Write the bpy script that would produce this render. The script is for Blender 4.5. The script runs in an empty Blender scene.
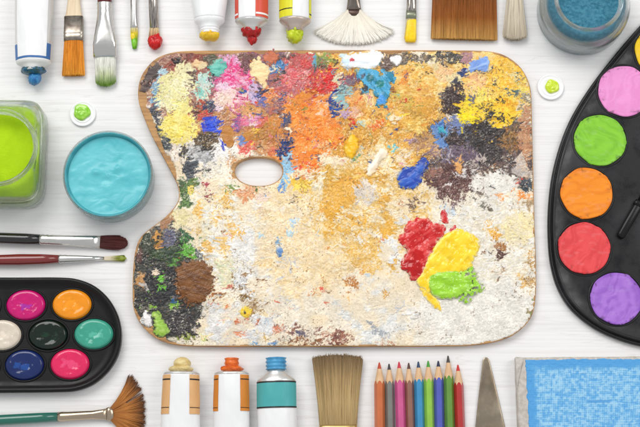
import bpy, math, random
import numpy as np

random.seed(7)
rng = np.random.default_rng(11)

# ------------------------------------------------------------------ camera, light, exposure
# All layout is in "units" of 0.75 mm on the table top (one unit is about one photo pixel).
S = 0.00075
FOC = 1450.0                                   # camera distance / focal length in units
TH = math.atan(280.0 / FOC)                    # the camera leans back a little from the vertical
CAM = np.array([0.0, -FOC * math.sin(TH), FOC * math.cos(TH)])

scene = bpy.context.scene
COL = scene.collection
cam_d = bpy.data.cameras.new('camera')
cam_d.sensor_width = 36.0
cam_d.lens = 36.0 * FOC / 640.0
cam_d.clip_start = 0.01
cam_d.clip_end = 100
cam = bpy.data.objects.new('camera', cam_d)
COL.objects.link(cam)
cam.location = tuple(CAM * S)
cam.rotation_euler = (TH, 0, 0)
scene.camera = cam

world = bpy.data.worlds.new('World')
scene.world = world
world.use_nodes = True
bg = world.node_tree.nodes['Background']
bg.inputs['Color'].default_value = (0.95, 0.97, 1.0, 1)
bg.inputs['Strength'].default_value = 0.60


def area(name, loc, target, size, power, color):
    d = bpy.data.lights.new(name, 'AREA')
    d.shape = 'RECTANGLE'
    d.size, d.size_y = size
    d.energy = power
    d.color = color
    o = bpy.data.objects.new(name, d)
    COL.objects.link(o)
    o.location = loc
    v = np.array(target) - np.array(loc)
    from mathutils import Vector
    o.rotation_euler = Vector(v).to_track_quat('-Z', 'Y').to_euler()
    return o


area('softbox_key', (-0.62, 1.2, 1.75), (0, 0.05, 0), (1.5, 1.1), 27, (1.0, 0.985, 0.96))
area('softbox_fill', (1.25, 0.55, 1.5), (0, 0, 0), (0.8, 1.0), 9, (1.0, 0.98, 0.95))

vs = scene.view_settings
scene.display_settings.display_device = 'sRGB'
vs.view_transform = 'Standard'
vs.look = 'None'
vs.exposure = 0.0
vs.gamma = 1.0
vs.use_curve_mapping = False
scene.render.engine = 'CYCLES'
scene.cycles.use_denoising = True
scene.cycles.max_bounces = 10
scene.cycles.transparent_max_bounces = 16


# ------------------------------------------------------------------ photo plane helpers
def W(px, py, h=0.0):
    """point of the plane z=h (units) seen at photo position px,py -> world x,y,z in units"""
    px = np.asarray(px, float); py = np.asarray(py, float); h = np.asarray(h, float)
    a = px - 320.0
    b = 213.5 - py
    dx = a
    dy = math.sin(TH) * FOC + math.cos(TH) * b
    dz = -math.cos(TH) * FOC + math.sin(TH) * b
    t = (h - CAM[2]) / dz
    X = CAM[0] + t * dx
    Y = CAM[1] + t * dy
    return np.stack(np.broadcast_arrays(X, Y, h * np.ones_like(X)), -1)


def K(px, py, h=0.0):
    p = W(px, py, h)
    f = np.array([0, math.sin(TH), -math.cos(TH)])
    return float(np.dot(p - CAM, f) / FOC)


# ------------------------------------------------------------------ noise
_LAT = rng.random((256, 256))


def vnoise(x, y, seed=0):
    x = np.asarray(x, float) + seed * 37.31
    y = np.asarray(y, float) + seed * 17.77
    xi = np.floor(x).astype(int); yi = np.floor(y).astype(int)
    fx = x - xi; fy = y - yi
    fx = fx * fx * (3 - 2 * fx); fy = fy * fy * (3 - 2 * fy)
    a = _LAT[yi & 255, xi & 255]; b = _LAT[yi & 255, (xi + 1) & 255]
    c = _LAT[(yi + 1) & 255, xi & 255]; d = _LAT[(yi + 1) & 255, (xi + 1) & 255]
    return (a * (1 - fx) + b * fx) * (1 - fy) + (c * (1 - fx) + d * fx) * fy


def fbm(x, y, octv=4, seed=0):
    s = 0; amp = 0.5; tot = 0
    for i in range(octv):
        s = s + amp * vnoise(x, y, seed + i * 5)
        tot += amp
        amp *= 0.5; x = x * 2.03; y = y * 2.03
    return s / tot


def sstep(a, b, x):
    t = np.clip((x - a) / (b - a), 0, 1)
    return t * t * (3 - 2 * t)


def lin(c):
    c = np.asarray(c, float) / 255.0
    return np.where(c <= 0.04045, c / 12.92, ((c + 0.055) / 1.055) ** 2.4)


# ------------------------------------------------------------------ materials
MATS = {}


def M(name, rgb=(200, 200, 200), rough=0.5, metal=0.0, spec=0.5, var=None, bump=None, coat=0.0,
      attr=None, rvar=0.0, stretch=None, sheen=0.0):
    """procedural material. var=(rgb2, scale, low, high); bump=(scale, strength[, distance])"""
    if name in MATS:
        return MATS[name]
    m = bpy.data.materials.new(name)
    m.use_nodes = True
    nt = m.node_tree
    b = nt.nodes['Principled BSDF']
    b.inputs['Roughness'].default_value = rough
    b.inputs['Metallic'].default_value = metal
    b.inputs['Specular IOR Level'].default_value = spec
    b.inputs['Coat Weight'].default_value = coat
    b.inputs['Coat Roughness'].default_value = 0.08
    tc = nt.nodes.new('ShaderNodeTexCoord')
    vec = tc.outputs['Object']
    if stretch:
        mp = nt.nodes.new('ShaderNodeMapping')
        mp.inputs['Scale'].default_value = stretch
        nt.links.new(vec, mp.inputs['Vector'])
        vec = mp.outputs['Vector']
    c = lin(rgb)
    if attr:
        at = nt.nodes.new('ShaderNodeAttribute')
        at.attribute_name = attr
        src = at.outputs['Color']
        nt.links.new(src, b.inputs['Base Color'])
    else:
        b.inputs['Base Color'].default_value = (*c, 1)
    if var:
        n = nt.nodes.new('ShaderNodeTexNoise')
        n.inputs['Scale'].default_value = var[1]
        n.inputs['Detail'].default_value = 6
        nt.links.new(vec, n.inputs['Vector'])
        r = nt.nodes.new('ShaderNodeValToRGB')
        r.color_ramp.elements[0].position = var[2]
        r.color_ramp.elements[1].position = var[3]
        r.color_ramp.elements[0].color = (*c, 1)
        r.color_ramp.elements[1].color = (*lin(var[0]), 1)
        nt.links.new(n.outputs['Fac'], r.inputs['Fac'])
        nt.links.new(r.outputs['Color'], b.inputs['Base Color'])
    if rvar:
        n = nt.nodes.new('ShaderNodeTexNoise')
        n.inputs['Scale'].default_value = 90
        n.inputs['Detail'].default_value = 5
        nt.links.new(tc.outputs['Object'], n.inputs['Vector'])
        mr = nt.nodes.new('ShaderNodeMapRange')
        mr.inputs['From Min'].default_value = 0.3
        mr.inputs['From Max'].default_value = 0.7
        mr.inputs['To Min'].default_value = max(0.02, rough - rvar)
        mr.inputs['To Max'].default_value = rough + rvar
        nt.links.new(n.outputs['Fac'], mr.inputs['Value'])
        nt.links.new(mr.outputs['Result'], b.inputs['Roughness'])
    if bump:
        n = nt.nodes.new('ShaderNodeTexNoise')
        n.inputs['Scale'].default_value = bump[0]
        n.inputs['Detail'].default_value = 5
        nt.links.new(vec, n.inputs['Vector'])
        bp = nt.nodes.new('ShaderNodeBump')
        bp.inputs['Strength'].default_value = bump[1]
        bp.inputs['Distance'].default_value = bump[2] if len(bump) > 2 else 0.0004
        nt.links.new(n.outputs['Fac'], bp.inputs['Height'])
        nt.links.new(bp.outputs['Normal'], b.inputs['Normal'])
    MATS[name] = m
    return m


def glass(name, tint=(0.97, 0.99, 0.985), ior=1.45, clear=.28):
    """solid clear glass with refraction"""
    if name in MATS:
        return MATS[name]
    m = bpy.data.materials.new(name)
    m.use_nodes = True
    nt = m.node_tree
    b = nt.nodes['Principled BSDF']
    tr = nt.nodes.new('ShaderNodeBsdfTransparent')
    tr.inputs['Color'].default_value = (*tint, 1)
    mx = nt.nodes.new('ShaderNodeMixShader')
    mx.inputs['Fac'].default_value = clear
    nt.links.new(b.outputs[0], mx.inputs[1])
    nt.links.new(tr.outputs[0], mx.inputs[2])
    nt.links.new(mx.outputs[0], nt.nodes['Material Output'].inputs['Surface'])
    b.inputs['Base Color'].default_value = (*tint, 1)
    b.inputs['Roughness'].default_value = 0.0
    b.inputs['IOR'].default_value = ior
    b.inputs['Transmission Weight'].default_value = 1.0
    MATS[name] = m
    return m


# ------------------------------------------------------------------ object helpers
def mesh_obj(name, v, f, mat, parent=None, origin=(0, 0, 0), smooth=True, fix=True, colors=None, extra=None):
    """v in units, world; origin in units (the thing's base)"""
    v = np.asarray(v, float).reshape(-1, 3)
    me = bpy.data.meshes.new(name)
    vv = (v - np.asarray(origin)) * S
    if isinstance(f, np.ndarray):
        nf, k = f.shape
        me.vertices.add(len(vv)); me.vertices.foreach_set('co', vv.astype(np.float32).ravel())
        me.loops.add(nf * k); me.loops.foreach_set('vertex_index', f.astype(np.int32).ravel())
        me.polygons.add(nf)
        me.polygons.foreach_set('loop_start', np.arange(0, nf * k, k, dtype=np.int32))
        me.polygons.foreach_set('loop_total', np.full(nf, k, dtype=np.int32))
        me.update(calc_edges=True)
    else:
        me.from_pydata(vv.tolist(), [], f)
    if fix:
        import bmesh
        bm = bmesh.new(); bm.from_mesh(me)
        bmesh.ops.recalc_face_normals(bm, faces=bm.faces)
        bm.to_mesh(me); bm.free()
    if smooth:
        me.polygons.foreach_set('use_smooth', np.ones(len(me.polygons), dtype=bool))
    if colors is not None:
        a = me.color_attributes.new('Col', 'FLOAT_COLOR', 'POINT')
        cc = np.ones((len(vv), 4), np.float32); cc[:, :3] = colors
        a.data.foreach_set('color', cc.ravel())
    me.materials.append(mat)
    o = bpy.data.objects.new(name, me)
    COL.objects.link(o)
    if parent is not None:
        o.parent = parent
    else:
        o.location = tuple(np.asarray(origin) * S)
    return o


class Thing:
    def __init__(self, name, label, cat, px, py, group=None, z=0.0):
        self.o = bpy.data.objects.new(name, None)
        COL.objects.link(self.o)
        self.c = W(px, py, z)
        self.o.location = tuple(self.c * S)
        self.o.empty_display_size = 0.02
        self.o['label'] = label
        self.o['category'] = cat
        if group:
            self.o['group'] = group

    def part(self, name, v, f, mat, under=None, **kw):
        kind = kw.pop('kind', None)
        label = kw.pop('label', None)
        ob = mesh_obj(name, v, f, mat, parent=(under or self.o), origin=self.c, **kw)
        if kind:
            ob['kind'] = kind
        if label:
            ob['label'] = label
        return ob


class Frame:
    """axis on the table from photo point a towards b (height h); s in px along, u in px across (right of travel)"""
    def __init__(self, a, b, h=0.0):
        A = W(*a, h); B = W(*b, h)
        n = math.hypot(b[0] - a[0], b[1] - a[1])
        d = (B - A) / n
        self.o = A.copy(); self.o[2] = 0
        self.d = d
        self.k = (K(*a, h) + K(*b, h)) / 2
        dd = d / np.linalg.norm(d)
        self.u = np.array([dd[1], -dd[0], 0.0]) * self.k
        if dd[1] < -0.5:
            self.u = -self.u                       # u always points to the right on the table

    def pt(self, s, u, z):
        s = np.asarray(s, float)[..., None]; u = np.asarray(u, float)[..., None]
        p = self.o + s * self.d + u * self.u
        p = p.copy()
        p[..., 2] = np.asarray(z) * self.k
        return p


def sell(n, e):
    a = np.linspace(0, 2 * math.pi, n, endpoint=False)
    c = np.cos(a); s = np.sin(a)
    return np.sign(c) * np.abs(c) ** (2 / e), np.sign(s) * np.abs(s) ** (2 / e)


def loft(F, secs, n=28, cap=(True, True)):
    """secs rows: (s, half width, half thickness, z centre[, exponent[, u offset]])"""
    V = []; Fc = []
    for sc in secs:
        s, w, t, zc = sc[:4]
        e = sc[4] if len(sc) > 4 else 2.0
        uo = sc[5] if len(sc) > 5 else 0.0
        cx, cz = sell(n, e)
        V.append(F.pt(np.full(n, s), uo + cx * w, zc + cz * t))
    V = np.concatenate(V)
    m = len(secs)
    for i in range(m - 1):
        for j in range(n):
            k = (j + 1) % n
            Fc.append((i * n + j, i * n + k, (i + 1) * n + k, (i + 1) * n + j))
    if cap[0]:
        Fc.append(tuple(range(n))[::-1])
    if cap[1]:
        Fc.append(tuple((m - 1) * n + j for j in range(n)))
    return V, Fc


def loft_patch(F, secs, s0, s1, f0, f1, off=0.12, n=26, bow=0.0):
    """a strip lying on the upper side of a loft between width fractions f0..f1 and s0..s1 (a printed label)"""
    ss = [r[0] for r in secs]
    order = np.argsort(ss)
    ss = np.array(ss)[order]
    arr = np.array([[r[1], r[2], r[3], r[4] if len(r) > 4 else 2.0] for r in secs])[order]
    V = []; Fc = []
    rows = max(2, int(abs(s1 - s0) / 3) + 2)
    for i in range(rows):
        for j in range(n):
            fr = math.sin(math.asin(f0) + (math.asin(f1) - math.asin(f0)) * j / (n - 1))
            s = s0 + (s1 - s0) * i / (rows - 1) + bow * (1 - fr * fr)
            w, t, zc, e = [np.interp(s, ss, arr[:, q]) for q in range(4)]
            fr = max(-0.9995, min(0.9995, fr))
            zz = (1 - abs(fr) ** e) ** (1 / e)
            # push outwards along the normal
            nx, nz = fr / max(w, .1), zz / max(t, .1)
            l = math.hypot(nx, nz)
            V.append(F.pt(s, fr * w + off * nx / l, zc + zz * t + off * nz / l))
    for i in range(rows - 1):
        for j in range(n - 1):
            Fc.append((i * n + j, i * n + j + 1, (i + 1) * n + j + 1, (i + 1) * n + j))
    return np.array(V), Fc


def lathe(c, prof, n=64, ell=(1.0, 1.0), rot=0.0, fn=None):
    """c world units (x,y,z0); prof rows (radius, z). closed ends when radius is 0"""
    a = np.linspace(0, 2 * math.pi, n, endpoint=False)
    V = []; idx = []
    for r, z in prof:
        if r <= 1e-6:
            idx.append([len(V)]); V.append((c[0], c[1], c[2] + z))
        else:
            row = []
            for q in a:
                rr = r if fn is None else r * fn(q)
                x = math.cos(q) * rr * ell[0]; y = math.sin(q) * rr * ell[1]
                row.append(len(V))
                V.append((c[0] + x * math.cos(rot) - y * math.sin(rot), c[1] + x * math.sin(rot) + y * math.cos(rot), c[2] + z))
            idx.append(row)
    Fc = []
    for A, B in zip(idx[:-1], idx[1:]):
        if len(A) == 1 and len(B) == 1:
            continue
        for j in range(n):
            k = (j + 1) % n
            if len(A) == 1:
                Fc.append((A[0], B[j], B[k]))
            elif len(B) == 1:
                Fc.append((A[j], A[k], B[0]))
            else:
                Fc.append((A[j], A[k], B[k], B[j]))
    return np.array(V), Fc


def blob(c, r, amp=0.15, freq=0.35, seed=0, n=(30, 18), flat=0.35, rot=0.0):
    """lumpy glob of paint. c centre, r radii (units)"""
    V = []; Fc = []
    nu, nv = n
    for i in range(nv + 1):
        ph = math.pi * i / nv
        for j in range(nu):
            q = 2 * math.pi * j / nu
            d = np.array([math.sin(ph) * math.cos(q), math.sin(ph) * math.sin(q), math.cos(ph)])
            p = d * r
            m = 1 + amp * 2 * (fbm(p[0] * freq + p[2] * freq * .7 + 9, p[1] * freq - p[2] * freq * .5, 3, seed) - 0.5)
            p = p * m
            if p[2] < -r[2] * (1 - flat):
                p[2] = -r[2] * (1 - flat)
            x = p[0] * math.cos(rot) - p[1] * math.sin(rot)
            y = p[0] * math.sin(rot) + p[1] * math.cos(rot)
            V.append((c[0] + x, c[1] + y, c[2] + p[2]))
    for i in range(nv):
        for j in range(nu):
            k = (j + 1) % nu
            Fc.append((i * nu + j, i * nu + k, (i + 1) * nu + k, (i + 1) * nu + j))
    return np.array(V), Fc


def strands(paths, rad, cols):
    """paths (N,R,3) world units, rad (N,R), cols (N,R,3) -> one mesh of 3-sided hairs"""
    N, R, _ = paths.shape
    d = paths[:, -1] - paths[:, 0]
    d = d / np.linalg.norm(d, axis=1, keepdims=True)
    up = np.array([0, 0, 1.0])
    s1 = np.cross(d, up); s1 /= (np.linalg.norm(s1, axis=1, keepdims=True) + 1e-9)
    s2 = np.cross(s1, d)
    V = np.zeros((N, R, 3, 3)); C = np.zeros((N, R, 3, 3))
    for j in range(3):
        a = 2 * math.pi * j / 3 + math.pi / 2
        V[:, :, j] = paths + rad[..., None] * (math.cos(a) * s1[:, None] + math.sin(a) * s2[:, None])
        C[:, :, j] = cols
    base = (np.arange(N) * R * 3)[:, None, None]
    F = []
    for i in range(R - 1):
        for j in range(3):
            k = (j + 1) % 3
            F.append((i * 3 + j, i * 3 + k, (i + 1) * 3 + k, (i + 1) * 3 + j))
    F = np.array(F)[None] + base
    return V.reshape(-1, 3), F.reshape(-1, 4), C.reshape(-1, 3)


def bristle_pack(T, F, s0, s1, root, tip, zc, cols, count, rad=0.28, ragged=1.5, core=True, waist=None, under=None,
                 round_tip=0.0, mix=None, seed=1):
    """hairs from (s0) to (s1). root=(half w, half t), tip=(half w, half t); cols list of (fraction, rgb)"""
    r = np.random.default_rng(seed)
    a = r.uniform(-1, 1, count); b = np.sqrt(r.uniform(0, 1, count)) * np.where(r.random(count) < .72, 1, -1)
    b = b * np.sqrt(np.clip(1 - np.abs(a) ** 3, 0, 1))
    R = 4
    fr = np.linspace(0, 1, R)
    P = np.zeros((count, R, 3)); rd = np.zeros((count, R)); C = np.zeros((count, R, 3))
    fr_key = [c[0] for c in cols]
    cv = np.array([lin(c[1]) for c in cols])
    bright = r.uniform(0.82, 1.15, count)
    end = 1 - round_tip * np.abs(a) ** 2.4 + r.normal(0, ragged, count) / abs(s1 - s0)
    jit = r.normal(0, 0.55, (count, 2))
    for i, f in enumerate(fr):
        q = f
        w = root[0] + (tip[0] - root[0]) * q
        t = root[1] + (tip[1] - root[1]) * q
        if waist:
            w += waist * math.sin(math.pi * q)
        s = s0 + (s1 - s0) * f * end
        u = a * w + jit[:, 0] * q
        z = np.maximum(zc[0] + (zc[1] - zc[0]) * q + b * t + jit[:, 1] * q * .4, 0.35)
        P[:, i] = F.pt(s, u, z)
        rd[:, i] = rad * (1 - 0.55 * f)
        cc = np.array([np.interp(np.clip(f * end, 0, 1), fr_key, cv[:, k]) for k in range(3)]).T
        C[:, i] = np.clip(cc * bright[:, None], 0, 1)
    V, Fc, Cc = strands(P, rd, C)
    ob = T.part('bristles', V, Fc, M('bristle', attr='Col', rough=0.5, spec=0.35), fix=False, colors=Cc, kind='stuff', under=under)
    if core:
        secs = []
        for f in np.linspace(0, 1, 9):
            w = root[0] + (tip[0] - root[0]) * f + (waist * math.sin(math.pi * f) if waist else 0)
            t = root[1] + (tip[1] - root[1]) * f
            secs.append((s0 + (s1 - s0) * f * 0.93, w * 0.95 * (1 - round_tip * .6 * f ** 5), max(t * 0.72, .3), zc[0] + (zc[1] - zc[0]) * f, 3.0))
        v, fc = loft(F, secs, 24)
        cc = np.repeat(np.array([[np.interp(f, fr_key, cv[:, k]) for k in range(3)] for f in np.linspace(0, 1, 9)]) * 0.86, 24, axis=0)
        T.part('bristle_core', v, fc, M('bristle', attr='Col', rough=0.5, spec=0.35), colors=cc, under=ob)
    return ob


# ------------------------------------------------------------------ the setting: white painted table top
def build_table():
    m = bpy.data.materials.new('white_painted_wood')
    m.use_nodes = True
    nt = m.node_tree
    b = nt.nodes['Principled BSDF']
    b.inputs['Roughness'].default_value = 0.55
    b.inputs['Specular IOR Level'].default_value = 0.3
    tc = nt.nodes.new('ShaderNodeTexCoord')
    mp = nt.nodes.new('ShaderNodeMapping')
    mp.inputs['Scale'].default_value = (4.0, 300.0, 1.0)
    mp.inputs['Rotation'].default_value = (0, 0, math.radians(-1.0))
    nt.links.new(tc.outputs['Object'], mp.inputs['Vector'])
    n1 = nt.nodes.new('ShaderNodeTexNoise')
    n1.inputs['Scale'].default_value = 1.0
    n1.inputs['Detail'].default_value = 5
    n1.inputs['Roughness'].default_value = 0.62
    n1.inputs['Distortion'].default_value = 0.35
    nt.links.new(mp.outputs['Vector'], n1.inputs['Vector'])
    r = nt.nodes.new('ShaderNodeValToRGB')
    e = r.color_ramp.elements
    e[0].position = 0.30; e[0].color = (*lin((230, 228, 226)), 1)
    e[1].position = 0.52; e[1].color = (*lin((237, 236, 235)), 1)
    x = e.new(0.72); x.color = (*lin((241, 241, 240)), 1)
    nt.links.new(n1.outputs['Fac'], r.inputs['Fac'])
    # sparse darker cracks of the grain
    mp2 = nt.nodes.new('ShaderNodeMapping')
    mp2.inputs['Scale'].default_value = (3.2, 60.0, 1.0)
    mp2.inputs['Rotation'].default_value = (0, 0, math.radians(2.5))
    nt.links.new(tc.outputs['Object'], mp2.inputs['Vector'])
    n2 = nt.nodes.new('ShaderNodeTexNoise')
    n2.inputs['Scale'].default_value = 2.0
    n2.inputs['Detail'].default_value = 7
    n2.inputs['Distortion'].default_value = 0.8
    nt.links.new(mp2.outputs['Vector'], n2.inputs['Vector'])
    r2 = nt.nodes.new('ShaderNodeValToRGB')
    e2 = r2.color_ramp.elements
    e2[0].position = 0.485; e2[0].color = (0, 0, 0, 1)
    e2[1].position = 0.515; e2[1].color = (0, 0, 0, 1)
    y = e2.new(0.5); y.color = (1, 1, 1, 1)
    nt.links.new(n2.outputs['Fac'], r2.inputs['Fac'])
    mul = nt.nodes.new('ShaderNodeMath'); mul.operation = 'MULTIPLY'; mul.inputs[1].default_value = 0.28
    nt.links.new(r2.outputs['Color'], mul.inputs[0])
    mx = nt.nodes.new('ShaderNodeMix'); mx.data_type = 'RGBA'
    mx.inputs[7].default_value = (*lin((205, 198, 194)), 1)
    nt.links.new(mul.outputs[0], mx.inputs[0])
    nt.links.new(r.outputs['Color'], mx.inputs[6])
    nt.links.new(mx.outputs[2], b.inputs['Base Color'])
    bp = nt.nodes.new('ShaderNodeBump')
    bp.inputs['Strength'].default_value = 0.35
    bp.inputs['Distance'].default_value = 0.0008
    nt.links.new(n1.outputs['Fac'], bp.inputs['Height'])
    nt.links.new(bp.outputs['Normal'], b.inputs['Normal'])
    a, bb, t = 1150, 900, 40
    v = [(-a, -bb, -t), (a, -bb, -t), (a, bb, -t), (-a, bb, -t), (-a, -bb, 0), (a, -bb, 0), (a, bb, 0), (-a, bb, 0)]
    f = [(0, 1, 2, 3), (4, 5, 6, 7), (0, 1, 5, 4), (1, 2, 6, 5), (2, 3, 7, 6), (3, 0, 4, 7)]
    o = mesh_obj('table_top', v, f, m, smooth=False)
    o['kind'] = 'structure'
    o['label'] = 'white painted wooden table top with faint grain'
    return o


build_table()

# ------------------------------------------------------------------ the wooden palette crusted with paint
OUT = [(185, 51), (170, 53), (157, 58), (148, 66), (141, 77), (138, 90), (139, 103), (143, 115), (151, 134), (161, 153), (170, 170),
       (177, 184), (179, 194), (177, 203), (166, 216.5), (147, 231), (139.5, 239), (135, 252), (133, 270), (132.5, 292), (133.5, 308), (140, 323),
       (153, 336), (168, 343), (185, 345.5), (205, 346.3), (260, 346.5), (330, 346.5), (400, 346.3), (440, 346), (465, 345.5), (491, 342.5), (513, 335),
       (528, 322), (534, 309), (536, 290), (536, 262), (535, 235), (534, 200), (533, 160), (532, 120), (531, 92), (526.6, 77), (518, 64.5),
       (504, 55), (488, 51.2), (460, 50.3), (400, 50), (330, 50), (260, 50.3), (210, 50.5)]
ZP = 7.0


def smooth_loop(pts, sub=4):
    """closed Catmull-Rom through points"""
    P = np.array(pts, float); n = len(P); out = []
    for i in range(n):
        p0, p1, p2, p3 = P[i - 1], P[i], P[(i + 1) % n], P[(i + 2) % n]
        for t in np.linspace(0, 1, sub, endpoint=False):
            out.append(0.5 * ((2 * p1) + (-p0 + p2) * t + (2 * p0 - 5 * p1 + 4 * p2 - p3) * t * t + (-p0 + 3 * p1 - 3 * p2 + p3) * t ** 3))
    return np.array(out)


def sdist(gx, gy, poly):
    """signed distance to a polygon, positive inside"""
    poly = np.asarray(poly, float)
    d = np.full(gx.shape, 1e9); ins = np.zeros(gx.shape, bool)
    n = len(poly)
    for i in range(n):
        x0, y0 = poly[i]; x1, y1 = poly[(i + 1) % n]
        ex, ey = x1 - x0, y1 - y0
        t = np.clip(((gx - x0) * ex + (gy - y0) * ey) / (ex * ex + ey * ey + 1e-12), 0, 1)
        d = np.minimum(d, np.hypot(gx - x0 - t * ex, gy - y0 - t * ey))
        c = ((y0 > gy) != (y1 > gy)) & (gx < ex * (gy - y0) / (ey if abs(ey) > 1e-12 else 1e-12) + x0)
        ins ^= c
    return np.where(ins, d, -d)


HOLE_C = (258.6, 171.0)
HA = np.linspace(0, 2 * math.pi, 64, endpoint=False)
HOLE = np.array([(HOLE_C[0] + 23.6 * np.sign(math.cos(q)) * abs(math.cos(q)) ** .92, HOLE_C[1] + (14.0 + 0.6 * math.sin(q + .6)) * np.sign(math.sin(q)) * abs(math.sin(q)) ** .92) for q in HA])

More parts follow.
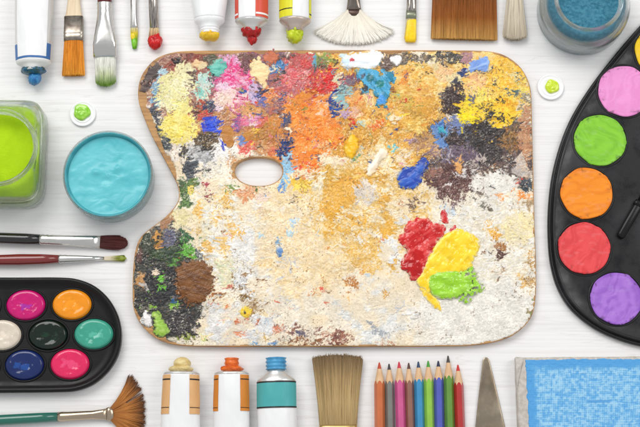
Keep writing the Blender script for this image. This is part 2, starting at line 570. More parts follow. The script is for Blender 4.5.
# (x, y, rx, ry, angle, rgb, rgb2 or None, broken 0..1)
OCH = (214, 158, 66); OCH2 = (234, 192, 110); CRM = (246, 230, 200); WHT = (243, 239, 231); DRK = (62, 56, 55); BRN = (140, 92, 50)
DABS = [
    # broad grounds
    (360, 120, 95, 75, 0, OCH, OCH2), (300, 230, 75, 65, 0, (246, 220, 174), (248, 232, 204)), (370, 205, 62, 58, 0, (234, 196, 122), (246, 232, 206)),
    (490, 250, 60, 60, 0, (243, 233, 212), WHT), (480, 320, 70, 40, 0, (240, 236, 227), (246, 240, 230)), (220, 230, 40, 55, 0, (243, 233, 212), (246, 243, 236)),
    (165, 285, 40, 60, 0, (72, 72, 66), (40, 40, 42)), (200, 80, 60, 50, 0, (150, 105, 95), (190, 150, 130)), (270, 90, 60, 45, 0, (178, 110, 105), (120, 95, 110)),
    (480, 80, 60, 45, 0, (238, 190, 100), (246, 220, 160)), (480, 150, 60, 40, 0, (110, 90, 85), (70, 62, 62)), (300, 125, 40, 50, 0, (226, 135, 60), (236, 160, 90)),
    (240, 130, 50, 25, 0, (180, 125, 85), (200, 150, 100)), (215, 160, 40, 22, 0, (236, 226, 212), (248, 242, 232)), (318, 180, 34, 13, 0, (243, 226, 190), OCH2),
    # upper left
    (160, 92, 8, 14, 10, (110, 150, 180), (160, 190, 205)), (162.5, 74, 7, 5, 20, (185, 215, 228), None), (156, 115, 5, 12, -25, (74, 78, 88), None), (164, 138, 5, 14, -25, (78, 82, 86), None),
    (146, 109, 3, 5, -20, (205, 205, 220), None), (170, 65, 6, 4, -30, (150, 80, 65), None), (175, 72, 6, 4, -30, (140, 90, 80), None), (198, 56, 15, 5, 0, (150, 82, 72), (110, 70, 66)),
    (198, 76, 13, 8, 0, (170, 92, 78), (140, 100, 90)), (178, 62, 7, 4.5, -10, (48, 40, 42), None), (211, 62, 5, 10, 0, (95, 98, 82), None),
    (174, 90, 16, 23, 30, (238, 230, 166), (246, 240, 205)), (184, 72, 9, 9, -30, (240, 233, 190), (225, 215, 170)), (179, 128, 18.5, 16, 0, (241, 220, 112), (243, 228, 150)), (186, 108, 12, 9, 0, (240, 228, 150), None),
    (202, 88, 9, 14, 15, (226, 232, 224), (170, 215, 205)), (201, 94, 3, 6, 10, (150, 214, 200), None), (194, 100, 2.5, 14, 10, (165, 120, 100), None),
    (218, 69, 8.5, 9, 0, (72, 168, 152), (110, 190, 172)), (229, 60, 11, 6, 10, (232, 182, 212), None), (234, 84, 21, 23, 20, (236, 172, 204), (216, 70, 130)), (228, 90, 12, 8, 20, (246, 214, 230), None),
    (222, 101, 10, 7, 0, (248, 226, 235), None), (244, 92, 8, 12, 0, (222, 100, 140), (240, 190, 210)), (240, 106, 10, 7, 30, (226, 110, 150), (246, 220, 230)), (254, 92, 6, 10, 0, (214, 190, 220), None),
    (246, 66, 7, 9, 0, (118, 80, 86), None), (201, 106, 6, 5, 0, (176, 84, 60), None), (209, 107, 8, 6, 0, (60, 62, 88), None), (205, 115, 8, 3.5, 0, (192, 82, 72), None),
    # upper middle-left
    (278, 67, 10, 6, -30, (66, 122, 176), (110, 150, 180)), (302, 62, 14, 10, 0, (204, 76, 74), (180, 100, 100)), (297, 88, 20, 20, 0, (204, 104, 100), (178, 120, 130)), (290, 78, 9, 8, 0, (226, 140, 140), (205, 90, 95)),
    (320, 82, 15, 14, 0, (208, 56, 52), (180, 90, 90)), (305, 76, 8, 6, 0, (232, 170, 165), None, .5), (323, 60, 9, 6, 0, (142, 156, 82), (120, 120, 90)), (313, 60, 3, 6, 0, (112, 166, 188), None), (331, 53, 6, 3, 0, (190, 62, 60), None),
    (308, 52, 2, 2.4, 0, (248, 246, 242), None), (268, 95, 7, 10, 0, (216, 126, 76), (226, 160, 100)), (260, 97, 4, 8, -10, (112, 112, 166), None), (275, 108, 9, 8, 0, (140, 112, 118), (190, 110, 90)),
    (299, 102, 19, 9, -35, (214, 130, 44), (226, 150, 70)), (312, 110, 14, 11, 0, (238, 140, 44), (226, 120, 40)), (322, 108, 6, 7, 0, (240, 206, 182), None), (334, 104, 5, 14, 0, (48, 84, 158), (40, 60, 120)),
    (248, 111, 11, 8, 0, (214, 160, 92), (230, 170, 130)), (252, 121, 11, 6, -10, (240, 216, 226), (216, 130, 170)), (237, 122, 6, 10, 0, (120, 100, 150), (200, 100, 140)),
    # upper middle
    (348, 79, 13, 6, 0, (140, 80, 94), (120, 110, 120)), (333, 78, 6, 12, 0, (212, 50, 48), None), (338, 82, 3, 8, 0, (232, 222, 192), None), (344, 96, 8, 12, 0, (150, 192, 196), (180, 205, 200)),
    (412, 61, 32, 7, 0, (92, 86, 80), (130, 115, 100)), (386, 64, 7, 9, 0, (110, 92, 84), None), (346, 61, 7, 8, 0, (210, 232, 245), None),
    (415, 80, 24, 18, 0, (232, 182, 92), (246, 216, 150)), (404, 78, 5, 8, 20, (234, 154, 72), None), (405, 100, 16, 6, 30, (192, 180, 92), (215, 180, 90), .35),
    (356, 100, 10, 10, 0, (236, 182, 112), (240, 160, 80)), (370, 101, 6, 8, 0, (245, 216, 160), None), (346, 113, 6, 5, 0, (205, 172, 200), None), (355, 113, 5, 6, 0, (236, 190, 160), None),
    # upper right
    (441, 58, 9, 7, 0, (72, 68, 66), (100, 92, 86)), (454, 58, 9, 7, 0, (80, 78, 74), None), (465, 56, 6, 5, 0, (178, 138, 142), None), (440, 71, 10, 7, 30, (242, 216, 164), None), (433, 62, 6, 5, 30, (240, 222, 176), None),
    (444, 74, 9, 7, 0, (245, 200, 150), None), (453, 79, 10, 7, 0, (240, 222, 172), None), (464, 74, 5, 4, 20, (60, 74, 120), None, .3), (458, 82, 3, 4, 0, (70, 70, 80), None),
    (454, 101, 13.5, 17, 10, (76, 60, 58), (54, 44, 44)), (476, 81, 11, 9, 0, (240, 180, 130), (246, 206, 150)), (508, 79, 20, 26, 0, (242, 188, 64), (248, 212, 110)), (514, 75, 6, 8, 30, (250, 230, 170), None, .3),
    (475, 106, 17, 12, 0, (240, 216, 62), (238, 190, 70)), (500, 110, 20, 14, 0, (244, 192, 48), (246, 214, 90)), (481, 96, 5, 9, 10, (244, 228, 120), None), (522, 90, 5, 12, 0, (244, 222, 120), None, .3),
    (526, 106, 5, 12, 0, (126, 142, 152), (150, 130, 90), .25), (467, 119, 11, 6, 0, (242, 218, 40), None), (499, 120, 17, 8, 0, (242, 194, 40), (246, 214, 60)),
    (488, 109, 10, 5, 10, (44, 44, 46), None, .62), (498, 116, 7, 7, 30, (42, 42, 48), None, .55), (502, 101, 3, 2.5, 0, (40, 44, 46), None), (494, 82, 4, 2, -20, (54, 60, 60), None), (472, 100, 2.5, 5, 0, (110, 110, 130), None), (486, 118, 3, 6, 30, (50, 48, 48), None),
    # dark gaps between the upper smears
    (191, 78, 3, 8, 15, (84, 66, 60), None, .3), (196, 112, 3, 9, 10, (90, 70, 62), None, .35), (213, 79, 3, 8, 10, (70, 66, 72), None, .3), (245, 57, 12, 3, 0, (110, 84, 70), None, .3), (262, 91, 3, 7, 20, (60, 56, 80), None, .25), (286, 58, 10, 3, -10, (96, 70, 66), None, .35),
    (283, 74, 5, 2.5, -10, (70, 66, 70), None), (283, 97, 3, 9, 30, (86, 80, 110), None, .35), (306, 88, 9, 3, -20, (130, 100, 120), None, .4), (318, 68, 10, 3, 0, (90, 84, 70), None, .4), (340, 88, 3, 7, 10, (90, 100, 110), None, .35), (364, 92, 4, 4, 0, (96, 84, 74), None, .25), (352, 90, 7, 3, -30, (150, 120, 110), None, .4),
    (372, 116, 16, 4, 15, (190, 128, 44), None, .4), (344, 130, 8, 12, 20, (196, 138, 52), None, .4), (366, 140, 16, 8, 0, (204, 146, 54), None, .35), (392, 134, 18, 7, 10, (206, 148, 60), None, .4), (384, 108, 8, 4, 0, (232, 160, 70), None, .35), (430, 104, 8, 12, 30, (214, 158, 66), None, .35), (424, 92, 6, 10, 20, (226, 170, 90), None, .35), (412, 112, 14, 5, 15, (204, 160, 70), None, .35), (340, 148, 8, 8, 0, (214, 156, 60), None, .2), (398, 168, 8, 5, 0, (216, 164, 70), None, .25), (378, 178, 10, 6, 0, (214, 160, 66), None, .35), (410, 130, 10, 4, -20, (246, 226, 180), None, .5), (386, 142, 10, 4, 30, (248, 226, 176), None, .55), (364, 118, 9, 3, 20, (248, 226, 180), None, .55), (300, 116, 9, 4, -20, (196, 98, 34), None, .35), (308, 134, 9, 8, 0, (222, 104, 26), None, .35), (322, 128, 8, 8, 0, (232, 120, 30), None, .3), (312, 152, 10, 5, 10, (226, 116, 40), None, .35), (268, 140, 10, 4, 0, (160, 100, 44), None, .3), (250, 128, 8, 3, 10, (170, 110, 70), None, .35), (280, 116, 5, 6, 0, (150, 90, 70), None, .35),
    (494, 70, 6, 5, 20, (60, 70, 80), None, .66), (512, 92, 8, 6, 30, (90, 110, 110), None, .66), (520, 78, 4, 8, 0, (80, 100, 110), None, .6), (506, 104, 10, 4, 0, (226, 160, 40), None, .4), (480, 70, 6, 4, 0, (96, 90, 84), None, .5), (516, 118, 8, 4, 0, (110, 84, 40), None, .4), (470, 90, 6, 4, 0, (250, 222, 160), None, .4), (494, 92, 10, 5, 0, (250, 218, 120), None, .4),
    # middle left
    (212, 128, 10.5, 12, 0, (42, 66, 190), (70, 100, 215)), (214, 121, 6, 4, 0, (64, 96, 214), None), (221, 142, 2.5, 7, -15, (40, 60, 190), None), (216, 139.5, 4.5, 3, 0, (246, 244, 244), None), (204, 139, 12, 7, 0, (76, 66, 56), (120, 96, 66)),
    (201, 156, 15, 10, 0, (206, 206, 206), (150, 148, 146)), (184, 151, 4, 6, 20, (70, 66, 62), None), (205, 147, 10, 3, 20, (60, 56, 52), None, .3), (190, 168, 8, 9.5, 0, (82, 87, 92), (60, 62, 66)), (213, 158, 3, 9, 20, (90, 84, 78), None, .35), (203, 171, 5, 3, 20, (80, 78, 74), None, .3),
    (175, 157, 6, 15, -22, (241, 233, 224), (236, 216, 196)), (191, 184, 8, 7, 0, (120, 152, 90), (90, 110, 66)), (182, 185, 4, 8, 0, (70, 92, 62), None), (221, 156, 9, 10, 0, (249, 244, 238), None), (220, 174, 12, 13, 0, (248, 236, 212), (250, 244, 232)), (203, 182, 7, 6, 0, (232, 228, 222), None, .2),
    (206, 184.5, 2, 1.5, 0, (170, 40, 60), None), (231, 188, 5, 5, 0, (110, 140, 70), None, .2), (233, 165, 5, 10, 0, (222, 170, 120), (240, 220, 190), .2), (242, 120, 5, 4, 0, (226, 122, 150), None),
    (267, 124, 8, 7, 0, (216, 104, 90), (206, 120, 90)), (276, 126, 9, 9, 0, (214, 142, 72), None), (259, 134, 16, 7, 0, (200, 146, 70), (180, 120, 60)), (241, 139, 4, 4, 0, (120, 140, 190), None), (248, 149, 9.5, 5.5, 0, (216, 100, 90), None), (264, 148, 9, 6, 0, (214, 166, 118), (200, 130, 90)), (272, 152, 5, 4, 0, (206, 110, 90), None, .2),
    (288, 122, 5, 9, 0, (80, 80, 104), None), (287, 144, 6, 16, 18, (44, 52, 88), (50, 80, 150)), (280, 151, 5, 4, 0, (56, 64, 110), None, .2), (287, 168, 5.5, 17, 8, (164, 206, 230), None), (282, 188, 4, 3, 0, (90, 140, 200), None),
    (315, 136, 23, 27, 0, (239, 134, 44), (244, 164, 84)), (303, 160, 9, 9, 0, (236, 140, 60), None), (296, 168, 4, 3, 0, (226, 84, 48), None), (308, 164, 4, 2.5, 30, (226, 96, 56), None), (318, 146, 8, 3, 20, (246, 200, 150), None, .5), (303, 127, 6, 4, 0, (246, 180, 120), None, .5),
    (326, 161, 10, 8, 0, (246, 238, 222), None), (309, 179, 22, 9, 0, (249, 241, 222), None), (299, 183, 9.5, 7, 0, (246, 206, 80), (240, 190, 70)), (329, 176, 6, 13, 0, (222, 176, 80), None), (315, 176, 3, 4, 20, (200, 150, 70), None), (257, 187, 6, 2, 0, (80, 110, 60), None),
    # middle
    (378, 126, 9, 4, -10, (236, 138, 46), (226, 120, 60)), (360, 124, 4, 3, 0, (190, 205, 190), None), (394, 149, 4, 4, 0, (118, 186, 192), None), (357, 157, 3, 3, 0, (120, 160, 120), None), (393, 120, 6, 4, 0, (246, 232, 204), None), (405, 158, 7, 8, 0, (246, 231, 206), None, .25), (336, 162, 7, 6, 0, (246, 230, 206), None),
    (356, 176, 16, 9, 0, (226, 176, 84), (238, 200, 120)), (366, 186, 12, 6, 0, (241, 228, 210), None), (421, 142, 14, 9, 0, (206, 164, 108), (170, 130, 100)), (432, 150, 8, 8, 0, (200, 160, 120), (130, 110, 120)), (418, 124, 14, 6, 0, (232, 186, 90), (246, 222, 150)), (411, 141, 3, 3, 0, (160, 130, 150), None), (347, 184, 14, 6, 0, OCH, None),
    # middle right
    (441, 133, 8, 13, 0, (120, 156, 206), (80, 120, 180)), (458, 125, 12, 6, 20, (116, 130, 170), None), (480, 143, 27, 20, 0, (70, 62, 62), (46, 42, 44)), (462, 153, 15, 10, 20, (120, 102, 116), (90, 80, 96)), (453, 140, 9, 6, 0, (58, 48, 46), None), (442, 131, 3, 4, 0, (70, 170, 190), None), (445, 155, 7, 8, 0, (120, 110, 140), (200, 190, 190), .2), (478, 161, 12, 5, -10, (190, 176, 168), None, .3),
    (511, 139, 11, 13, 0, (166, 122, 72), (100, 80, 60)), (526, 140, 6, 32, 0, (198, 152, 116), (170, 120, 90)), (520, 166, 8, 13, 0, (190, 181, 176), (210, 190, 170)), (492, 170, 8, 6, 0, (74, 64, 58), (160, 120, 90), .15), (450, 179, 23, 15, 0, (110, 76, 71), (80, 56, 54)), (458, 166, 5, 6, 20, (222, 170, 110), None),
    (462, 176, 8, 5, 0, (236, 230, 226), None, .45), (446, 186, 7, 4, 0, (234, 226, 222), None, .5), (436, 172, 6, 4, 0, (150, 110, 100), None), (493, 184, 22, 13, 0, (242, 237, 228), None), (471, 171, 6, 4, 0, (226, 220, 214), None, .3), (521, 181, 3.5, 2.2, 10, (226, 90, 80), None), (528, 186, 8, 6, 0, (76, 86, 96), (50, 56, 60)),
    # lower left
    (185, 197, 7, 11, 0, (110, 140, 82), (70, 90, 62)), (191, 190, 3, 5, 0, (236, 214, 120), None), (179, 218, 12, 9, 0, (241, 227, 174), (246, 236, 206)), (165, 223, 9, 5, -35, (168, 128, 98), None), (200, 222, 12, 26, 0, (242, 240, 233), (236, 224, 190)), (198, 208, 4, 8, 0, (236, 190, 104), None),
    (222, 209, 10, 21, 20, (234, 186, 98), (244, 214, 150), .42), (207, 252, 7, 9, 0, (234, 190, 110), None, .35), (226, 246, 8, 10, 0, (238, 200, 130), None, .45), (196, 230, 5, 5, 0, (238, 200, 130), None, .3), (205, 195, 5, 8, 0, (90, 86, 86), (150, 60, 70), .68),
    (170, 239, 7, 10, 0, (122, 122, 142), (90, 90, 110)), (156, 241, 7, 8, 0, (226, 172, 102), (180, 130, 70), .12), (147, 243, 7, 11, 0, (70, 75, 64), None), (188, 252, 9, 8, 0, (108, 176, 66), (90, 140, 60)), (185, 236, 6, 7, 0, (60, 92, 72), (70, 120, 60)), (139, 254, 5, 7, 0, (98, 72, 66), None), (166, 255, 16, 7, 0, (76, 90, 62), (50, 66, 50)),
    (200, 252, 3.5, 6, 10, (88, 94, 100), None), (193, 282, 20, 21, 0, (134, 84, 36), (110, 66, 30)), (199, 272, 10, 8, 30, (150, 92, 36), None), (158, 287, 20, 18, 0, (48, 48, 50), (30, 30, 34)), (183, 325, 17, 14, 0, (66, 62, 62), (44, 42, 44)), (139.5, 281, 5.5, 7, 0, (192, 142, 88), None), (160, 278, 4, 3.5, 0, (112, 190, 62), None), (161, 287, 4, 3, 0, (112, 190, 62), None),
    (157, 272, 4.5, 3.5, 20, (240, 232, 224), None, .25), (144, 285, 3, 3, 0, (190, 186, 182), None), (175, 306, 4.5, 5, 0, (140, 185, 70), None, .2), (152, 307, 3, 3, 0, (150, 190, 80), None), (202, 336, 3, 4.5, 0, (160, 195, 80), None), (184, 337, 12, 2.2, 0, (150, 160, 80), None, .25), (171, 300, 3, 3, 0, (50, 90, 130), None), (176, 262, 8, 4, 0, (100, 160, 70), (60, 90, 60), .2),
    (222, 322, 17, 22, 0, (228, 226, 222), (240, 238, 234)), (225, 273, 10, 13, 0, (240, 228, 196), (222, 226, 190)), (221, 295, 5, 3, 20, (150, 95, 50), None), (229, 287, 3.5, 2, 0, (206, 110, 90), None), (228, 306, 6, 2, 0, (232, 150, 90), None, .2), (214, 300, 3, 10, 10, (150, 100, 50), None, .55),
    # lower middle-left
    (247.6, 194, 10, 7, 0, (226, 156, 110), (236, 190, 150)), (262, 197, 8, 5, 0, (246, 222, 206), None), (300, 188, 9, 5, 0, (246, 216, 110), None), (331, 203, 9, 17, 0, (223, 170, 70), None), (329, 229, 6, 8, 0, (228, 178, 84), None, .2), (296, 222, 7, 5, 0, (192, 217, 232), None, .1), (289, 232, 3, 4, 30, (190, 216, 226), None), (260, 235, 3.2, 3, 0, (190, 220, 236), None), (279, 243, 3, 4, 0, (140, 180, 210), None, .2),
    (244, 244, 16, 17, 0, (244, 241, 236), None), (237, 230, 7, 13, 0, (236, 192, 112), None, .45), (291, 201, 6, 1.6, -20, (110, 95, 80), None, .45), (297, 199, 5, 1.4, -60, (120, 105, 80), None, .5), (253, 281, 19, 15, 0, (245, 244, 241), None), (252, 327, 24, 13, 0, (226, 226, 226), (236, 234, 230)),
    (242, 272, 9, 7, 0, (150, 114, 68), None, .55), (238, 286, 7, 3.5, 0, (140, 105, 60), None, .4), (244, 298, 7, 4.5, 0, (134, 104, 58), None, .3), (255, 305, 9, 9, 0, (150, 114, 68), (180, 150, 110), .3), (264, 281, 5, 4, 0, (150, 110, 70), None, .5), (238, 321, 3.5, 2.4, 0, (202, 120, 80), None), (246, 320, 3, 2, 0, (206, 140, 110), None), (242, 333, 4, 2, 0, (226, 150, 110), None, .3), (255, 322, 3, 1.6, 0, (190, 110, 80), None),
    (300, 330, 22, 4.5, 5, (150, 108, 90), (120, 90, 90), .4), (301, 334, 5, 3, 0, (110, 105, 120), None), (297, 341, 22, 4, 0, (150, 102, 62), (120, 70, 50), .22), (279, 331, 8, 5, 0, (222, 150, 120), None, .45), (262, 338, 6, 4, 0, (200, 160, 80), None, .5), (283, 337, 5, 2.4, 20, (90, 80, 80), None, .4), (323, 290.6, 3.4, 3, 0, (212, 78, 62), None, .15), (324, 281, 2.5, 1, 0, (190, 140, 80), None), (254, 344, 5, 1.5, 0, (140, 180, 215), None), (272, 343, 5, 1.6, 0, (110, 150, 190), None), (330, 336, 14, 4, 0, (206, 140, 110), (150, 90, 70), .45),
    # lower middle
    (341, 195, 15, 13, 0, (226, 173, 75), (232, 184, 100)), (364, 194, 11, 10, 0, (240, 231, 218), (210, 200, 190)), (386, 203, 6, 11, 0, (228, 176, 82), None, .1), (388, 224, 6, 13, 0, (229, 178, 80), None, .05), (366, 224, 22, 4.5, 22, (228, 178, 84), None, .22), (352, 233, 20, 4, 22, (230, 182, 90), None, .3), (366, 252, 22, 9, 0, (230, 182, 92), (240, 204, 130), .15), (346, 216, 10, 3, 15, (228, 176, 84), None, .4), (390, 252, 10, 14, 0, (239, 239, 236), None), (400, 208, 13, 13, 0, (246, 231, 206), (240, 216, 170)), (404, 222, 7, 6, 0, (224, 226, 226), None), (358, 239, 8, 2, 30, (246, 240, 230), None), (376, 234, 7, 2, 20, (248, 240, 226), None, .2),
    (414, 205, 6, 8, 20, (120, 96, 84), None, .72), (372, 313, 29, 27, 0, (229, 230, 228), (238, 236, 230)), (372, 327, 11, 2.6, 38, (164, 168, 173), None), (380, 332, 9, 2.2, 18, (176, 180, 184), None), (366, 264, 15, 9, 0, (226, 176, 86), (236, 200, 130), .12), (353, 281, 9, 6, 20, (196, 140, 80), (170, 110, 60), .25), (350, 293, 3, 1.6, 0, (196, 140, 80), None), (393, 266, 3.2, 9, 10, (230, 184, 96), None, .2), (385, 294, 2.2, 3.6, 0, (224, 170, 80), None), (338, 338, 13, 7, 0, (168, 116, 94), (120, 80, 70), .35), (403, 308, 8, 3, -30, (200, 202, 206), None, .3), (412, 310, 9, 5, 0, (246, 245, 243), None), (391, 343, 14, 2, 0, (196, 150, 120), None, .4),
    # lower right
    (451, 210, 8, 5, 0, (214, 226, 236), None), (450, 193, 15, 9, 0, (122, 90, 86), (100, 70, 66), .3), (455, 205, 5, 4, 0, (110, 80, 84), None, .45), (526, 197, 10, 4, 0, (236, 150, 72), None, .1), (503, 197, 4, 3, 0, (236, 158, 84), None, .2), (530, 205, 5, 7, 0, (190, 165, 130), None, .15), (491, 229, 7, 7, 30, (232, 181, 82), None, .25), (496, 236, 3, 4, 0, (226, 170, 80), None), (501, 246, 5.5, 4, 0, (168, 118, 72), None), (501, 255, 4.5, 4, 0, (88, 60, 54), None), (520, 229, 18, 18, 0, (246, 234, 204), (244, 228, 180)), (531, 255, 4, 6, 0, (210, 166, 96), None, .3), (492, 252, 3, 1.5, 0, (90, 66, 56), None), (483, 252, 2.6, 1.3, 0, (140, 100, 80), None),
    (488, 197, 2, 3, 0, (100, 96, 92), None), (485, 206, 2.6, 3.6, 20, (104, 104, 96), None), (489, 208, 2.4, 2, 0, (110, 100, 90), None), (481, 193, 1.8, 2, 0, (120, 100, 90), None), (473, 199, 2, 2, 0, (130, 120, 110), None), (476, 218, 1.8, 1.4, 0, (150, 140, 130), None), (491, 186.5, 1.4, 1.2, 0, (60, 60, 60), None),
    (530, 275, 6, 13, 0, (206, 166, 106), (150, 120, 80), .4), (532, 314, 3, 12, 10, (130, 146, 100), (160, 110, 80), .25), (506, 341, 16, 3, -14, (150, 152, 140), None, .3), (500, 272, 7, 3, 0, (190, 160, 130), None, .6), (520, 280, 6, 8, 0, (226, 186, 120), None, .62), (498, 278, 3, 1, -30, (130, 100, 80), None),
]

# many small random touches of the neighbouring pots' colours
_r = random.Random(23)
_PALS = [(44, 84, 160), (208, 60, 50), (246, 240, 230), (70, 60, 56), (244, 226, 180), (110, 180, 190), (232, 150, 50), (150, 96, 40), (226, 140, 150), (250, 210, 80), (96, 90, 120), (150, 150, 80)]
for _i in range(210):
    _x, _y = _r.uniform(236, 438), _r.uniform(60, 178)
    if math.hypot((_x - 258) / 34, (_y - 171) / 22) < 1:
        continue
    DABS.append((_x, _y, _r.uniform(1.0, 3.6), _r.uniform(.7, 1.8), _r.uniform(-70, 70), _r.choice(_PALS), None, _r.choice((0, .2, .35))))
for _i in range(70):
    DABS.append((_r.uniform(208, 300), _r.uniform(256, 340), _r.uniform(3, 9), _r.uniform(.8, 2.0), _r.uniform(-40, 30), _r.choice([(246, 245, 242), (222, 222, 222), (236, 232, 224), (206, 206, 206), (240, 220, 180)]), None, .3))
for _i in range(60):
    DABS.append((_r.uniform(205, 400), _r.uniform(190, 335), _r.uniform(1, 4), _r.uniform(.6, 1.5), _r.uniform(-60, 60), _r.choice([(226, 170, 90), (200, 130, 70), (150, 112, 76), (248, 244, 236), (214, 120, 90), (190, 205, 216)]), None, .2))

GX0, GY0, GX1, GY1, GS = 128.0, 46.0, 541.0, 351.0, 0.5
_gx = np.arange(GX0, GX1, GS); _gy = np.arange(GY0, GY1, GS)
GX, GY = np.meshgrid(_gx, _gy)


def crust_fields():
    x, y = GX, GY
    n_edge = fbm(x / 5.0, y / 5.0, 4, 1) - 0.5
    n_edge2 = fbm(x / 2.2, y / 2.2, 3, 2) - 0.5
    n_big = fbm(x / 9.0, y / 9.0, 4, 3)
    n_mid = fbm(x / 3.2, y / 3.2, 3, 4)
    n_fine = fbm(x / 1.3, y / 1.3, 2, 6)
    col = np.zeros(x.shape + (3,)); col[:] = (243, 232, 212)
    hgt = np.full(x.shape, 0.55)
    r = random.Random(5)
    for q in DABS:
        cx, cy, rx, ry, ang, c1, c2 = q[:7]
        brk = q[7] if len(q) > 7 else 0.0
        R = max(rx, ry) * 1.7 + 4
        i0 = max(0, int((cy - R - GY0) / GS)); i1 = min(x.shape[0], int((cy + R - GY0) / GS) + 1)
        j0 = max(0, int((cx - R - GX0) / GS)); j1 = min(x.shape[1], int((cx + R - GX0) / GS) + 1)
        if i1 <= i0 or j1 <= j0:
            continue
        sl = (slice(i0, i1), slice(j0, j1))
        X = x[sl] - cx; Y = y[sl] - cy
        a = math.radians(ang); ca, sa = math.cos(a), math.sin(a)
        u = (X * ca + Y * sa); v = (-X * sa + Y * ca)
        rad = np.hypot(u / rx, v / ry)
        mean = math.sqrt(rx * ry)
        big = mean > 24
        oi, oj = r.randrange(0, 400), r.randrange(0, 500)
        ne = np.roll(np.roll(n_edge, oi, 0), oj, 1)[sl] if not big else n_edge[sl]
        d = (1 - rad) * mean + ne * min(9.0, 2.0 + mean * 0.8) + n_edge2[sl] * min(3.0, 1 + mean * .25)
        if big:
            al = sstep(-5, 5, d + (n_big[sl] - .5) * 34)
        else:
            al = sstep(-0.7, 0.7, d)
        if brk:
            nb = np.roll(np.roll(n_mid, oj, 0), oi, 1)[sl] * .7 + n_fine[sl] * .3
            al = al * sstep(0.36 + .22 * brk, 0.44 + .22 * brk, nb)
        cc = np.broadcast_to(np.array(c1, float), X.shape + (3,))
        st = fbm(u / 5.5 + oi, v / 1.5 + oj, 4, 7)
        if c2 is not None:
            mixv = sstep(0.42, 0.6, st * .6 + np.roll(n_mid, oi, 1)[sl] * .4)
            cc = cc * (1 - mixv[..., None]) + np.array(c2, float) * mixv[..., None]
        cc = cc * (0.93 + 0.14 * st)[..., None]
        col[sl] = col[sl] * (1 - al[..., None]) + cc * al[..., None]
        hd = r.uniform(0.5, 1.3) * (0.55 if brk else 1.0) + (0.5 if sum(c1) < 330 else 0)
        if big:
            hd = 0.6
        hh = hd + (st - 0.5) * 1.6 * min(1, mean / 6)
        hgt[sl] = hgt[sl] * (1 - al) + (0.35 * hgt[sl] + hh) * al
    def samp(arr, dx, dy):
        jj = np.clip(np.round((x + dx - GX0) / GS).astype(int), 0, x.shape[1] - 1)
        ii = np.clip(np.round((y + dy - GY0) / GS).astype(int), 0, x.shape[0] - 1)
        return arr[ii, jj]
    # knife and brush drags: colour is pulled along a wandering direction in thin streaks
    cells = fbm(x / 20, y / 20, 3, 20)
    wx = (fbm(x / 4.5, y / 4.5, 4, 22) - 0.5) * 8
    wy = (fbm(x / 4.5, y / 4.5, 4, 29) - 0.5) * 8
    rid = np.zeros_like(x)
    for q, (lo, hi) in enumerate(((0, .42), (.42, .5), (.5, .58), (.58, 1))):
        an = (-.35, .9, 1.8, .25)[q]
        cf, sf = math.cos(an), math.sin(an)
        al_, pe_ = x * cf + y * sf, -x * sf + y * cf
        sel = ((cells >= lo) & (cells < hi)).astype(float)
        drag = (fbm(al_ / 12, pe_ / 1.9, 3, 21 + 3 * q) - .5) * 15
        wx = wx + sel * cf * drag; wy = wy + sel * sf * drag
        rid = rid + sel * (1 - np.abs(2 * fbm(al_ / 5.5, pe_ / 2.0, 3, 41 + q) - 1))
    c = samp(col, wx, wy)
    # flecks torn from neighbouring colours, fine and coarse
    for sc, th, off, sd in ((2.6, .655, 26, 23), (1.5, .675, 22, 61), (1.1, .70, 40, 67)):
        fl = sstep(th, th + .03, fbm(x / sc, y / (sc * .75), 3, sd)) * sstep(.45, .58, fbm(x / 12, y / 12, 2, sd + 1)) * .85
        fx = (fbm(x / 6, y / 6, 2, sd + 2) - 0.5) * 2 * off; fy = (fbm(x / 6, y / 6, 2, sd + 3) - 0.5) * 2 * off
        cb = samp(col, fx, fy)
        c = c * (1 - fl[..., None]) + cb * fl[..., None]
    lum = c.mean(-1)
    sat = c.max(-1) - c.min(-1)
    # thin pale scrape lines and dark hairline cracks
    vein = 1 - np.abs(2 * fbm(x / 3.4, y / 3.4, 4, 37) - 1)
    pale = sstep(.955, .985, vein) * sstep(.42, .6, fbm(x / 10, y / 10, 2, 38)) * .45 * sstep(235, 170, lum)
    c = c * (1 - pale[..., None]) + np.array((244, 232, 208)) * pale[..., None]
    vein2 = 1 - np.abs(2 * fbm(x / 3.0 + 9, y / 3.0, 4, 39) - 1)
    dk = sstep(.965, .99, vein2) * sstep(.46, .62, fbm(x / 13, y / 13, 2, 40)) * .5 * sstep(20, 80, sat)
    c = c * (1 - dk[..., None]) + c * np.array((.55, .45, .36)) * dk[..., None]
    specks = sstep(.72, .76, fbm(x / 1.2, y / 1.2, 2, 45)) * sstep(.5, .62, fbm(x / 15, y / 15, 2, 46)) * sstep(215, 150, lum) * .75
    c = c * (1 - specks[..., None]) + np.array((240, 230, 214)) * specks[..., None]
    crumb = sstep(0.74, 0.78, fbm(x / 1.5, y / 1.5, 2, 35)) * sstep(.54, .62, fbm(x / 18, y / 18, 2, 36)) * .6
    c = c * (1 - crumb[..., None]) + np.array((120, 92, 66)) * crumb[..., None]
    mot = (fbm(x / 1.1, y / 1.1, 2, 31) - 0.5); mot2 = fbm(x / 8, y / 8, 3, 32) - .5
    c = c * (1 + 0.2 * mot[..., None] + .16 * mot2[..., None]) * 0.955
    # pale grounds stay warm: a peach and ochre tinge in patches
    warm = sstep(.46, .64, fbm(x / 17, y / 17, 4, 47)) * sstep(60, 20, sat) * sstep(200, 225, lum) * .45 * sstep(450, 380, x)
    c = c * (1 - warm[..., None]) + np.array((240, 212, 166)) * warm[..., None]
    lum = c.mean(-1)
    c = lum[..., None] + (c - lum[..., None]) * 1.16
    hgt = samp(hgt, wx, wy)
    thick = sstep(.47, .68, fbm(x / 18, y / 18, 3, 43))
    amp = 0.10 + 0.5 * thick + .75 * sstep(150, 60, lum)
